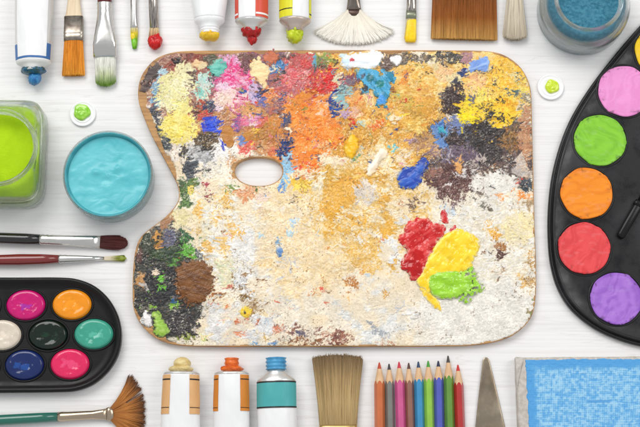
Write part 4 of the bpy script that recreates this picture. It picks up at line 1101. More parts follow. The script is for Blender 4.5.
# white fan brush
T = brush('white haired fan brush with dark metal ferrule', (353.8, 10), (354, 42), h=4)
v, f = loft(T.F, [(-170, 1, 1, 5), (-160, 3, 3, 5), (-60, 4.6, 4.6, 5), (-32, 4.8, 4.8, 5)], 20)
T.part('handle', v, f, M('dark_lacquer'))
v, f = loft(T.F, [(-34, 5.2, 5.0, 5), (-14, 5.6, 4.6, 5), (-6, 6.6, 3.4, 4.4, 2.6), (-1.5, 7.2, 2.8, 4.0, 3), (0, 7.4, 2.6, 3.8, 3)], 32)
T.part('ferrule', v, f, M('dark_ferrule', (150, 140, 132), rough=.18, metal=1, var=((92, 80, 72), 60, .4, .62)))
v, f = loft(T.F, [(-.2, 7.0, 2.3, 3.6, 3), (3.5, 6.2, 2.2, 3.5, 2.4), (6, 3.2, 2.1, 3.4), (6.6, 1.0, 1.0, 3.3)], 24)
T.part('ferrule_lip', v, f, M('ferrule_lip_brown', (92, 72, 64), rough=.35, metal=.6))


def fan(T, F, s0, root_w, spread, rad_fn, cols, count, zc, seed, gap=None, thick=1.4, rad=.28, clump=0, offset=0.0, corelen=.85):
    r = np.random.default_rng(seed)
    a = r.uniform(-1, 1, count)
    cl = 0.0
    if gap:
        keep = ~((a > gap[0]) & (a < gap[1]))
        a = a[keep]
    n = len(a)
    ang = np.radians(spread) * a + math.radians(offset)
    if clump:
        ca = np.round(a * clump + .35 * np.sin(a * 37)) / clump
        cl = (ca - a) * np.radians(spread) * .72
    L = rad_fn(a) * (1 + r.normal(0, .035, n))
    R = 5
    P = np.zeros((n, R, 3)); rd = np.zeros((n, R)); C = np.zeros((n, R, 3))
    cv = np.array([lin(c[1]) for c in cols]); fk = [c[0] for c in cols]
    br = r.uniform(.85, 1.12, n)
    dz = r.uniform(-1, 1, n)
    wob = r.normal(0, .02, n)
    for i, f in enumerate(np.linspace(0, 1, R)):
        an = ang * (0.8 + .2 * f) + wob * f + cl * f ** 2
        s = s0 + np.cos(an) * L * f
        u = a * root_w + np.sin(an) * L * f
        z = np.maximum(zc[0] + (zc[1] - zc[0]) * f + dz * thick * (1 - .4 * f), .3)
        P[:, i] = F.pt(s, u, z)
        rd[:, i] = rad * (1 - .6 * f)
        C[:, i] = np.clip(np.array([np.interp(f, fk, cv[:, q]) for q in range(3)])[None] * br[:, None], 0, 1)
    V, Fc, Cc = strands(P, rd, C)
    ob = T.part('bristles', V, Fc, M('bristle'), fix=False, colors=Cc, kind='stuff')
    m, rows = 41, 9
    aa = np.linspace(-1, 1, m); V = []; C = []
    for sgn in (1, -1):
        for f in np.linspace(0, corelen, rows):
            an = (np.radians(spread) * aa * .97 + math.radians(offset)) * (.8 + .2 * f)
            Lc = rad_fn(aa)
            V.append(F.pt(s0 + np.cos(an) * Lc * f, aa * root_w + np.sin(an) * Lc * f, np.full(m, max(.6, zc[0] + (zc[1] - zc[0]) * f - .1) + sgn * .35)))
            C.append(np.tile([np.interp(f, fk, cv[:, q]) for q in range(3)], (m, 1)))
    n2 = rows * m
    Fc = [(o + i * m + j, o + i * m + j + 1, o + (i + 1) * m + j + 1, o + (i + 1) * m + j) for o in (0, n2) for i in range(rows - 1) for j in range(m - 1)]
    Fc += [((rows - 1) * m + j, (rows - 1) * m + j + 1, n2 + (rows - 1) * m + j + 1, n2 + (rows - 1) * m + j) for j in range(m - 1)]
    T.part('bristle_core', np.concatenate(V), Fc, M('bristle'), colors=np.clip(np.concatenate(C), 0, 1), under=ob)
    return ob


fan(T, T.F, 0, 6.4, 58, lambda a: 32 + 6.5 * np.abs(a) ** 1.5, [(0, (232, 222, 204)), (.35, (250, 243, 228)), (1, (253, 248, 238))], 4600, (3.6, 2.4), 41, clump=13, rad=.42)

# small flat yellow brush
T = brush('small flat brush loaded with bright yellow paint', (411, 19), (410.4, 41), h=4)
v, f = loft(T.F, [(-160, 1, 1, 4.5), (-150, 3, 3, 4.5), (-60, 4.6, 4.2, 4.5), (-40, 4.6, 4.2, 4.5)], 20)
T.part('handle', v, f, M('dark_lacquer'))
v, f = loft(T.F, [(-42, 4.9, 4.5, 4.5), (-24, 4.7, 4.2, 4.5), (-10, 4.9, 3.4, 4.2, 2.6), (-7, 5.1, 3.1, 3.8, 3.4)], 32)
T.part('ferrule', v, f, M('reflection_streaked_steel'))
v, f = loft(T.F, [(-7.4, 5.2, 3.2, 3.8, 3.6), (0, 5.3, 3.0, 3.5, 4)], 32)
T.part('ferrule_band', v, f, M('greenish_ferrule', (150, 154, 132), rough=.35, metal=.8))
bristle_pack(T, T.F, -1, 20, (5.0, 2.6), (5.6, 2.0), (3.5, 2.6), [(0, (196, 184, 150)), (.5, (214, 200, 150)), (1, (240, 206, 60))], 360, rad=.3, ragged=.3, seed=42)
v, f = loft(T.F, [(.6, 4.3, 2.0, 3.9, 4, .7), (3, 4.8, 2.5, 3.7, 4, .7), (10, 5.0, 2.6, 3.4, 4, .5), (19, 5.4, 2.5, 3.0, 4, .2), (22.3, 5.2, 1.9, 2.7, 4, 0), (22.8, 4.6, 1.0, 2.4, 4, 0)], 32)
T.part('paint_coat', v, f, paintmat('bright_yellow_paint', (250, 214, 14), (244, 198, 10)))

# wide brown brush
T = brush('wide flat brush with chestnut brown bristles', (464.5, -22), (464, 40), h=5)
v, f = loft(T.F, [(-150, 6, 4, 6), (-140, 9, 5, 6), (-60, 10, 5, 6), (-36, 24, 5, 6, 3), (-24, 31, 5, 6, 4)], 32)
T.part('handle', v, f, M('dark_lacquer'))
v, f = loft(T.F, [(-26, 32.5, 5.6, 6, 6), (0, 32.5, 5.4, 6, 6)], 40)
T.part('ferrule', v, f, STEEL)
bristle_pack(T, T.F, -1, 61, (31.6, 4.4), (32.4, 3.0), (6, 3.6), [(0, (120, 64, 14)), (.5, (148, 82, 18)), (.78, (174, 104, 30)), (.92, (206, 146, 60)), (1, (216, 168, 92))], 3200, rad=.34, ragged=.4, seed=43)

# pale soft brush
T = brush('soft pale beige brush with flared bristles', (514.4, -14), (514.8, 40), h=5)
v, f = loft(T.F, [(-150, 2, 2, 5), (-140, 4, 4, 5), (-60, 6, 5, 5), (-18, 5.6, 5, 5)], 20)
T.part('handle', v, f, M('pale_wood_handle'))
v, f = loft(T.F, [(-20, 6.4, 5.4, 5.4), (0, 6.6, 5.2, 5.4)], 28)
T.part('ferrule', v, f, STEEL)
bristle_pack(T, T.F, -1, 53, (6.2, 4.8), (11.6, 4.0), (5.4, 4.4), [(0, (206, 194, 168)), (.5, (226, 216, 196)), (1, (222, 210, 188))], 1500, rad=.32, ragged=.8, round_tip=.06, seed=44)

# two brushes lying at the left
T = brush('black handled brush with dark red rounded bristles', (100, 241.6), (127, 242.6), h=6)
v, f = loft(T.F, [(-230, 1.5, 1.5, 5.6), (-215, 3, 3, 5.6), (-110, 5.5, 5.4, 5.6), (-75, 5.6, 5.5, 5.6), (-58, 5.0, 5.0, 5.6)], 28)
T.part('handle', v, f, M('black_lacquer', (24, 20, 20), rough=.18, coat=.6))
v, f = loft(T.F, [(-60, 5.3, 5.2, 5.6), (-57, 5.5, 5.3, 5.6), (-55, 5.0, 5.0, 5.6), (-53, 5.5, 5.3, 5.6), (-50.5, 5.0, 5.0, 5.6), (-48, 5.4, 5.2, 5.6), (-44, 5.2, 5.0, 5.6), (-25, 5.6, 4.4, 5.2), (-8, 6.2, 3.2, 4.2, 2.6), (0, 6.4, 2.8, 3.8, 3)], 36)
T.part('ferrule', v, f, STEEL)
bristle_pack(T, T.F, -1, 27, (6.2, 2.6), (6.6, 1.8), (3.8, 2.8), [(0, (74, 26, 26)), (.6, (88, 34, 32)), (1, (104, 52, 46))], 700, rad=.28, ragged=.3, round_tip=.3, waist=.5, seed=45)

T = brush('dark red handled thin brush with green tipped bristles', (104, 258.2), (126, 257.8), h=5)
v, f = loft(T.F, [(-230, 1.5, 1.5, 5.4), (-215, 2.6, 2.6, 5.4), (-140, 4.4, 4.4, 5.4), (-85, 5.7, 5.5, 5.6), (-62, 5.2, 5.1, 5.4), (-43, 3.9, 3.9, 5.2)], 28)
T.part('handle', v, f, M('red_lacquer', (120, 34, 30), rough=.2, coat=.6))
v, f = loft(T.F, [(-45, 4.2, 4.1, 5.2), (-43, 4.3, 4.2, 5.2), (-41, 3.9, 3.9, 5.2), (-39, 4.2, 4.1, 5.2), (-37, 3.8, 3.8, 5.2), (-25, 3.4, 3.2, 4.8), (-12, 2.6, 2.0, 3.8), (0, 1.9, 1.3, 2.8, 2.6)], 32)
T.part('ferrule', v, f, STEEL)
bristle_pack(T, T.F, -1, 20, (1.8, 1.1), (2.5, 1.0), (2.7, 2.0), [(0, (226, 214, 190)), (.55, (220, 210, 180)), (.68, (150, 156, 50)), (1, (112, 130, 30))], 240, rad=.26, ragged=.3, seed=46)
glob(T, T.F, 17.6, 0, 2.0, (4.2, 2.7, 1.5), paintmat('olive_green_paint', (128, 146, 34), (150, 164, 60)), amp=.15, seed=47)

# brown fan brush at lower left
T = brush('green handled fan brush with splayed brown bristles', (108, 414), (140, 412.2), h=5)
v, f = loft(T.F, [(-230, 1.5, 1.5, 5.4), (-215, 2.6, 2.6, 5.4), (-110, 5.4, 5.2, 5.4), (-70, 5.2, 5.1, 5.4), (-48, 4.6, 4.6, 5.4)], 28)
T.part('handle', v, f, M('green_lacquer', (22, 100, 84), rough=.2, coat=.6))
v, f = loft(T.F, [(-50, 4.9, 4.8, 5.4), (-46, 5.0, 4.9, 5.4), (-40, 4.6, 4.6, 5.4), (-15, 4.4, 4.0, 5.0), (-5, 5.2, 3.0, 4.2, 2.6), (0, 6.4, 2.6, 3.6, 3)], 32)
T.part('ferrule', v, f, M('warm_ferrule', (186, 168, 146), rough=.2, metal=1, rvar=.1))
v, f = loft(T.F, [(-1.2, 6.7, 2.9, 3.7, 3), (1.2, 6.9, 3.0, 3.7, 3), (4.5, 5.6, 2.6, 3.5, 2.4), (6, 3, 1.8, 3.2)], 32)
T.part('ferrule_lip', v, f, M('warm_ferrule'))
fan(T, T.F, 2, 5.6, 58, lambda a: 33 + 5.0 * np.abs(a), [(0, (150, 90, 36)), (.5, (194, 128, 60)), (.8, (170, 110, 54)), (1, (112, 72, 44))], 1500, (3.4, 2.2), 48, gap=(-.52, -.44), clump=12, rad=.42, offset=0, corelen=.5)

# bristle brush at the bottom
T = brush('wide bristle brush with straw brown hairs and brass ferrule', (338.2, 425), (337.4, 357), h=6)
v, f = loft(T.F, [(-160, 3, 3, 7), (-150, 6, 5, 7), (-80, 8, 6, 7), (-46, 14, 6, 7, 2.6), (-36, 18, 6.2, 7, 3)], 28)
T.part('handle', v, f, M('pale_wood_handle'))
v, f = loft(T.F, [(-38, 18.8, 6.8, 7, 4), (-6, 18.8, 6.8, 7, 4), (-4.5, 19.3, 7.1, 7.1, 4), (-3, 18.8, 6.8, 7, 4), (0, 19.0, 6.8, 7, 4)], 40)
T.part('ferrule', v, f, M('brass_ferrule', (206, 176, 112), rough=.25, metal=1, rvar=.12))
bristle_pack(T, T.F, -1, 68, (18.4, 6.0), (24.6, 5.4), (7, 6.0), [(0, (172, 146, 98)), (.4, (196, 168, 118)), (.8, (184, 156, 110)), (.93, (160, 132, 94)), (1, (150, 124, 90))], 3600, rad=.36, ragged=1.3, waist=-.6, round_tip=.03, seed=49)

# ------------------------------------------------------------------ coloured pencils
PEN = [((378, 362.6), (379.5, 382.5), 5.3, (208, 112, 62), (186, 70, 40), 'orange'), ((387.6, 364), (389.4, 382.5), 4.4, (128, 128, 122), (58, 56, 58), 'grey'), ((398.4, 362), (399.6, 381.6), 5.1, (214, 92, 148), (196, 50, 70), 'pink'),
       ((408, 363), (409.2, 382), 4.4, (150, 102, 86), (88, 56, 48), 'brown'), ((417.7, 361.7), (418.8, 380.7), 4.8, (60, 146, 196), (42, 68, 96), 'sky blue'), ((427, 361), (428.6, 380.3), 4.9, (150, 202, 70), (66, 150, 50), 'lime green'),
       ((437.3, 361), (438.6, 379), 4.8, (84, 94, 190), (34, 40, 70), 'violet blue'), ((446, 356), (448.6, 377.4), 4.9, (104, 152, 60), (70, 62, 58), 'olive green'), ((456.6, 365), (458.6, 384), 4.9, (188, 46, 46), (196, 44, 40), 'red')]
PWOOD = M('pencil_wood', (226, 190, 150), rough=.6, var=((206, 164, 120), 30, .35, .7), stretch=(20, 3, 20))


def hexrad(a, R):
    # flat side down: vertices at 0, 60, ...
    q = (a % (math.pi / 3)) - math.pi / 6
    return R * math.cos(math.pi / 6) / math.cos(q)


PBOT = [379.9, 390.3, 401.0, 410.5, 420.0, 429.7, 439.5, 449.9, 460.2]
for (tip, bd, R, c, core, nm), xb in zip(PEN, PBOT):
    T = Thing('coloured_pencil', f'sharpened {nm} coloured pencil in the row between bristle brush and knife', 'pencil', *bd, group='row of coloured pencils')
    zc = R * math.cos(math.pi / 6)
    F = Frame(bd, (bd[0] - (xb - bd[0]) * .6, bd[1] - (427 - bd[1]) * .6), zc)
    n = 48
    an = np.linspace(0, 2 * math.pi, n, endpoint=False)
    hr = np.array([hexrad(q, R) for q in an])
    tipS = math.hypot(tip[0] - bd[0], tip[1] - bd[1])
    tipR = .75
    k = (R * .93 - tipR) / tipS                             # cone slope, blunt at the point
    sb = np.clip(tipS - (hr - tipR) / k, -3, 3)
    ring = lambda s, r: F.pt(s * np.ones(n), np.cos(an) * r, zc + np.sin(an) * r)
    V = np.concatenate([ring(-175, hr * .999), ring(sb, hr)])
    Fc = [(j, (j + 1) % n, n + (j + 1) % n, n + j) for j in range(n)] + [tuple(range(n))[::-1]]
    T.part('barrel', V, Fc, M('lacquer_' + nm.replace(' ', '_'), c, rough=.22, coat=.5, var=(tuple(int(q * .9) for q in c), 60, .35, .65)), smooth=False)
    sc = tipS * .68
    V = np.concatenate([ring(sb, hr), ring(sc, np.full(n, tipR + (tipS - sc) * k))])
    Fc = [(j, (j + 1) % n, n + (j + 1) % n, n + j) for j in range(n)]
    T.part('sharpened_wood', V, Fc, PWOOD)
    V = np.concatenate([ring(sc, np.full(n, tipR + (tipS - sc) * k)), ring(tipS - .6, np.full(n, tipR + .6 * k)), ring(tipS + .2, np.full(n, tipR * .6))])
    Fc = [(i * n + j, i * n + (j + 1) % n, (i + 1) * n + (j + 1) % n, (i + 1) * n + j) for i in range(2) for j in range(n)] + [tuple(2 * n + j for j in range(n))]
    T.part('lead', V, Fc, M('lead_' + nm.replace(' ', '_'), core, rough=.6, bump=(900, .4)))

# ------------------------------------------------------------------ palette knife
T = Thing('palette_knife', 'tarnished steel palette knife blade beside the red pencil', 'palette knife', 489, 420)
F = Frame((486, 360), (490.3, 430), 2.0)
secs = [(-2.6, .8, .35, 2.2, 3), (-1.9, 2.0, .55, 2.2, 3), (-.2, 3.2, .6, 2.2, 3), (3, 3.9, .65, 2.2, 3), (20, 6.9, .7, 2.2, 3), (40, 10.4, .75, 2.2, 3), (66, 14.7, .8, 2.2, 3), (80, 15.6, .8, 2.2, 3), (92, 13, .9, 2.3, 3), (100, 7, 1.2, 2.6, 3), (106, 3, 1.8, 3.0)]
v, f = loft(F, secs, 32)
T.part('blade', v, f, M('blade_steel', (170, 158, 140), rough=.3, metal=1, var=((126, 108, 86), 26, .35, .68), rvar=.14, stretch=(2, 1, 2)))
v, f = loft(F, [(104, 2.4, 2.0, 3.2), (112, 2.4, 2.2, 5), (120, 2.6, 2.4, 6)], 20)
T.part('shank', v, f, STEEL)
v, f = loft(F, [(118, 4, 4, 6), (124, 6, 5.6, 6), (170, 7, 5.8, 6), (230, 6, 5.6, 6), (240, 3, 3, 6)], 24)
T.part('handle', v, f, M('dark_lacquer'))

# ------------------------------------------------------------------ canvas with blue paint
T = Thing('stretched_canvas', 'grey linen canvas board brushed with sky blue paint', 'canvas', 600, 400)
CH = 13.0
q = [(516.6, 358.0), (800, 356.0), (812, 545), (523.8, 545)]
qa = np.array(q, float)


def canvas_pt(a, b, z):
    """a,b in 0..1 across the canvas"""
    a = np.asarray(a, float)[..., None]; b = np.asarray(b, float)[..., None]
    Q = W(qa[:, 0], qa[:, 1], CH)
    p = (Q[0] * (1 - a) + Q[1] * a) * (1 - b) + (Q[3] * (1 - a) + Q[2] * a) * b
    p = p.copy(); p[..., 2] = z
    return p


r = []
for i, (ins, z) in enumerate([(0.0, 0.0), (-.003, 2.0), (-.003, CH - 2.2), (.0, CH - .6), (.006, CH)]):
    m = 24
    A = np.concatenate([np.linspace(0, 1, m, endpoint=False), np.ones(m), np.linspace(1, 0, m, endpoint=False), np.zeros(m)])
    B = np.concatenate([np.zeros(m), np.linspace(0, 1, m, endpoint=False), np.ones(m), np.linspace(1, 0, m, endpoint=False)])
    wob = (fbm(A * 30 + i, B * 30, 3, 3) - .5) * .0035
    A2 = .5 + (A - .5) * (1 - 2 * (ins + wob)); B2 = .5 + (B - .5) * (1 - 2 * (ins + wob) * 1.4)
    r.append(canvas_pt(A2, B2, z))
n = len(r[0])
V = np.concatenate(r)
Fc = [(i * n + j, i * n + (j + 1) % n, (i + 1) * n + (j + 1) % n, (i + 1) * n + j) for i in range(4) for j in range(n)] + [tuple(range(n))[::-1], tuple(4 * n + j for j in range(n))]
LINEN = M('grey_linen', (204, 198, 190), rough=.8, var=((180, 172, 162), 300, .35, .65), bump=(1100, .6, .0004))
T.part('linen_wrap', V, Fc, LINEN)
# folded corner flap
cx = canvas_pt(np.array([-.004, .018, .022, -.002, .008]), np.array([-.006, -.004, .012, .16, .08]), CH + .5)
cx[:, 2] += np.array([.1, .5, .4, .0, .9])
T.part('corner_fold', cx, [(0, 1, 4), (1, 2, 4), (2, 3, 4), (3, 0, 4)], LINEN, smooth=False)
# the painted area: a thin sheet of paint with ragged edge
XX, YY = np.meshgrid(np.arange(519, 712, .36), np.arange(354, 500, .36))
ex = XX - (525.2 + (YY - 358) * .052)
ey = YY - (359.6 - (XX - 520) * .010)
d = np.minimum(ex + (fbm(XX / 5, YY / 5, 4, 71) - .5) * 3.2, ey + (fbm(XX / 5, YY / 4, 4, 72) - .5) * 2.6)
edge_band = sstep(11, 5, np.minimum(ex, ey) + (fbm(XX / 6, YY / 6, 3, 73) - .5) * 7)
wj = (fbm(XX / 9, YY / 9, 2, 80) - .5) * 5
wv = .5 + .08 * np.sin(2 * np.pi * XX / 2.2 + wj) + .08 * np.sin(2 * np.pi * YY / 2.2 + wj * 1.3) + (fbm(XX / 2.6, YY / 2.6, 3, 74) - .5) * .9 + (fbm(XX / 10, YY / 1.5, 2, 75) - .5) * .25
lightn = sstep(.2, .8, wv * .9 + fbm(XX / 14, YY / 14, 3, 76) * .1) * (1 - edge_band)
streak = sstep(1.9, .8, np.abs(YY - 401.5 - (fbm(XX / 6, YY * 0, 2, 77) - .5) * 1.5)) * sstep(585, 589, XX) * sstep(613, 608, XX)
c = np.array((88, 162, 218))[None, None] * (1 - lightn[..., None]) + np.array((160, 206, 232)) * lightn[..., None]
eb = (edge_band * .85)[..., None]
c = c * (1 - eb) + np.array((80, 158, 216)) * eb
c = c * (1 - streak[..., None] * .8) + np.array((78, 150, 210)) * streak[..., None] * .8
Z = CH + .12 + np.where(d > .5, .18 + .5 * (wv - .4) + edge_band * .5 * fbm(XX / 2.5, YY / 2.5, 2, 78), 0)
P, F_, C = sheet(d > 0, XX, YY, np.maximum(Z, CH + .1), lin(np.clip(c, 0, 255)))
T.part('blue_paint_layer', P, F_, M('canvas_paint', attr='Col', rough=.55, spec=.35, bump=(1300, .5, .0003)), fix=False, colors=C)

# ------------------------------------------------------------------ black paint-box with oval pans (left)
BLACKP = M('black_plastic', (17, 15, 16), rough=.36, spec=.28, rvar=.1, bump=(500, .06))
BLACKP2 = M('sheen_black_plastic', (22, 22, 24), rough=.34, spec=.34, rvar=.2, var=((54, 54, 57), 20, .46, .72), bump=(600, .08))  # blurry grey patches paint a soft sheen into the black colour


def tray(T, loop, prof, mat, name='tray'):
    """prof: (inset, z) rows from the table outwards and inwards to the floor"""
    lp = smooth_loop(loop, 4)
    zt = max(z for _, z in prof)
    nxt = np.roll(lp, -1, 0); prv = np.roll(lp, 1, 0)
    t = nxt - prv; t /= np.linalg.norm(t, axis=1, keepdims=True)
    a2 = np.sum(lp[:, 0] * np.roll(lp[:, 1], -1) - np.roll(lp[:, 0], -1) * lp[:, 1])
    nrm = np.stack([t[:, 1], -t[:, 0]], -1) * (-1 if a2 > 0 else 1)
    V = []
    for ins, z in prof:
        q = lp + nrm * ins
        p = W(q[:, 0], q[:, 1], zt); p[:, 2] = z
        V.append(p)
    n = len(lp)
    V = np.concatenate(V)
    Fc = [(i * n + j, i * n + (j + 1) % n, (i + 1) * n + (j + 1) % n, (i + 1) * n + j) for i in range(len(prof) - 1) for j in range(n)]
    Fc += [tuple(range(n))[::-1], tuple((len(prof) - 1) * n + j for j in range(n))]
    return T.part(name, V, Fc, mat)


T = Thing('paint_box', 'black plastic watercolour box with glossy oval paint pans', 'paint box', 10, 335)
loop = [(-90, 277.5), (-40, 277), (20, 277), (60, 277), (78, 279), (95, 286), (109, 299), (118, 316), (121.2, 335), (118, 354), (108, 371), (93, 384), (76, 390.5), (58, 392), (20, 392.5), (-40, 393), (-90, 393), (-115, 388), (-134, 374), (-146, 355), (-149, 335), (-146, 315), (-135, 296), (-115, 282)]
tray(T, loop, [(1.5, 0), (.4, 1.2), (0, 9), (.7, 11.2), (2.2, 12), (4.0, 11.6), (5.6, 9.8), (8.0, 8.2), (12.5, 8.0)], BLACKP)
PANS = [(25.8, 305, (198, 12, 108), 'magenta'), (72, 304.5, (238, 146, 20), 'orange'), (1.8, 335, (216, 204, 186), 'off white'), (48, 335, (4, 24, 14), 'dark green'), (93.8, 334, (62, 158, 134), 'sea green'), (24.5, 365, (16, 36, 92), 'navy blue'), (70, 364, (222, 36, 92), 'rose pink'),
        (-20.4, 305, (60, 30, 26), 'dark brown'), (-44, 335, (180, 40, 30), 'red'), (-21, 365, (240, 210, 40), 'yellow')]
for i, (x, y, c, nm) in enumerate(PANS):
    k = K(x, y, 9)
    c0 = W(x, y, 9); c0[2] = 0
    A, B = 19.6 * k, 15.3 * k
    ab = (1.0, B / A)
    v, f = lathe(c0, [(A + 2.4, 7.9), (A + 2.0, 9.0), (A + 1.0, 9.3), (A + .1, 8.9), (A - .3, 8.2), (A - .8, 7.95)], 56, ell=ab)
    p = T.part('pan_rim', v, f, BLACKP)
    sd = 100 + i
    kr = [1, .985, .94, .88, .78, .66, .5, .3, .12, 0]; kz = [8.15, 9.0, 10.3, 11.4, 11.9, 12.0, 11.8, 11.7, 11.65, 11.65]
    rs = np.concatenate([[.99, .982, .96, .94, .91], np.linspace(.88, .03, 26)])
    prof = [(A * q, np.interp(q, kr[::-1], kz[::-1])) for q in rs] + [(0, 11.65)]
    v, f = lathe(c0, prof, 84, ell=ab)
    rr = np.hypot(v[:, 0] - c0[0], (v[:, 1] - c0[1]) / ab[1]) / A
    v[:, 2] += (fbm(v[:, 0] / 7, v[:, 1] / 7, 3, sd) - .5) * 1.1 * sstep(.95, .6, rr)
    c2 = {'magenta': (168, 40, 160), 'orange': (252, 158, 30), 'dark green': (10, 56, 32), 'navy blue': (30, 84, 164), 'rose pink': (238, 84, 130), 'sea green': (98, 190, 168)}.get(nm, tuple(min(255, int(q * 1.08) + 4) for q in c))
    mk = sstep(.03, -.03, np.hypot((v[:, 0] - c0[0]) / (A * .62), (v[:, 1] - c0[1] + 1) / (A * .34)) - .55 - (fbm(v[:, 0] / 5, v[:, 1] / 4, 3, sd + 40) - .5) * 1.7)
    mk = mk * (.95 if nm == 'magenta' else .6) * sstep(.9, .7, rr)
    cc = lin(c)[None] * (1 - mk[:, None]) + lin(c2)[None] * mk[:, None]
    cc = cc * (.9 + .2 * fbm(v[:, 0] / 3, v[:, 1] / 3, 3, sd + 60))[:, None]
    T.part('paint_pan', v, f, M('pan_paint', attr='Col', rough=.13, spec=.5, bump=(260, .12, .0004)), label=nm + ' glossy paint pan', colors=cc)

# ------------------------------------------------------------------ big black paint palette (right)
T = Thing('paint_palette_tray', 'large black oval paint tray with round matte colour cakes', 'paint tray', 640, 190)
loop = [(640, 25), (629, 37.5), (617.5, 51), (598.5, 75), (582.5, 98), (569.5, 121), (559.8, 146), (552.6, 174), (549, 203), (548.3, 232), (550.3, 260), (556.5, 284), (568, 305), (586, 322), (608, 335), (640, 345.5), (668, 347), (698, 338), (722, 318), (740, 285), (750, 240), (752, 190), (747, 135), (735, 80), (716, 34), (695, 9), (670, 4), (653, 12)]
tray(T, loop, [(2.5, 0), (.6, .8), (0, 2.0), (.2, 5.2), (1.0, 6.4), (2.2, 6.6), (3.0, 6.0), (3.4, 5.4), (3.9, 6.0), (4.4, 8.2), (5.0, 8.9), (5.8, 9.0), (6.6, 8.6), (7.6, 8.1), (20, 8.0)], BLACKP2)
CAKES = [(661, 51, (246, 206, 30), (236, 190, 24), 'yellow'), (624.2, 91.2, (236, 152, 208), (222, 132, 192), 'pink'), (600, 140.2, (138, 204, 54), (112, 176, 40), 'lime green'), (586.6, 193.2, (242, 144, 32), (228, 122, 20), 'orange'), (584.2, 248.2, (232, 80, 82), (206, 54, 58), 'coral red'), (616.4, 298.4, (170, 118, 210), (134, 78, 184), 'purple'),
         (700, 60, (60, 120, 200), (50, 110, 190), 'blue'), (716, 120, (40, 150, 120), (30, 140, 110), 'teal')]
for i, (x, y, c, c2, nm) in enumerate(CAKES):
    k = K(x, y, 9); c0 = W(x, y, 9); c0[2] = 0
    A = 26.4 * k
    v, f = lathe(c0, [(A + 2.2, 7.9), (A + 1.8, 8.6), (A + .9, 8.8), (A + .2, 8.3), (A + .1, 7.9)], 64)
    T.part('well_rim', v, f, BLACKP2)
    ph = i * 1.7
    wob = lambda q: 1 + .010 * math.sin(5 * q + ph) + .007 * math.sin(9 * q + 2 * ph) + (.018 if (q + ph) % 1.9 < .18 else 0)
    kr = [.99, .975, .93, .88, .78, .62, .45, .28, .12, 0]; kz = [9.0, 9.7, 9.85, 9.6, 9.7, 9.5, 9.35, 9.25, 9.2, 9.2]
    prof = [(A * .985, 7.9), (A * .99, 9.0)] + [(A * q, np.interp(q, kr[::-1], kz[::-1])) for q in np.linspace(.975, .02, 44)] + [(0, 9.2)]
    v, f = lathe(c0, prof, 130, fn=wob)
    dx, dy = v[:, 0] - c0[0], v[:, 1] - c0[1]
    rr = np.hypot(dx, dy) / A
    th = (.5, 1.3, -.6, .2, 1.1, .9, 0, 0)[i]
    wq = (fbm(dx / 14, dy / 14, 2, 220 + i) - .5) * 26
    u_ = dx * math.cos(th) + dy * math.sin(th) + wq; w_ = -dx * math.sin(th) + dy * math.cos(th) + wq * .6
    stroke = fbm(u_ / 22, w_ / 2.6, 3, 120 + i)
    if nm in ('purple', 'lime green'):
        rl = np.hypot(dx + 6, dy + 2); aa_ = np.arctan2(dy + 2, dx + 6)
        stroke = .7 * stroke + .3 * (.5 + .5 * np.sin(rl * .42 + wq * .25 + aa_ * 1.0)) * .9 + .03
    v[:, 2] += (stroke - .5) * .4 * sstep(.99, .88, rr) * (v[:, 2] > 8.5)
    mk = sstep(.3, .75, stroke) * .6 + .35 * sstep(.86, .97, rr)
    mk = np.clip(mk, 0, 1)[:, None]
    cc = lin(c)[None] * (1 - mk) + lin(c2)[None] * mk
    lightp = (sstep(.58, .75, fbm(dx / 6, dy / 3, 3, 320 + i)) * .12)[:, None]
    cc = cc * (1 - lightp) + (lin(c)[None] * .6 + .32) * lightp
    grime = (sstep(.66, .72, fbm(dx / 3, dy / 3, 3, 420 + i)) * sstep(.7, 1, rr) * .6)[:, None]
    cc = cc * (1 - grime) + lin((60, 54, 50))[None] * grime
    T.part('paint_cake', v, f, M('cake_paint', attr='Col', rough=.55, spec=.3, bump=(420, .25, .0005)), label=nm + ' round paint cake', colors=cc)
# applicator lying in the tray
B_ = Thing('applicator_brush', 'slim black applicator brush lying in the large black paint tray', 'brush', 630, 219, z=8.0)
F = Frame((620.5, 236.5), (642, 199), 12)
v, f = loft(F, [(-.8, 1.6, 1.4, 11.0), (0, 3.4, 2.4, 11.0), (2, 4.2, 2.8, 11.0, 2.4), (34, 4.6, 2.9, 11.0, 2.4), (36, 4.0, 2.5, 11.0)], 24)
B_.part('handle', v, f, M('gloss_black', (12, 12, 13), rough=.28, spec=.3))
v, f = loft(F, [(35, 5.2, 2.9, 11.0, 3), (37.5, 5.4, 3.0, 11.0, 3), (40, 5.2, 2.9, 11.0, 3)], 24)
B_.part('collar', v, f, M('gloss_black'))
v, f = loft(F, [(39, 3.0, 2.2, 11.0), (90, 2.4, 2.0, 11.0), (96, 1.0, 1.0, 11.0)], 20)
B_.part('stem', v, f, M('gloss_black'))

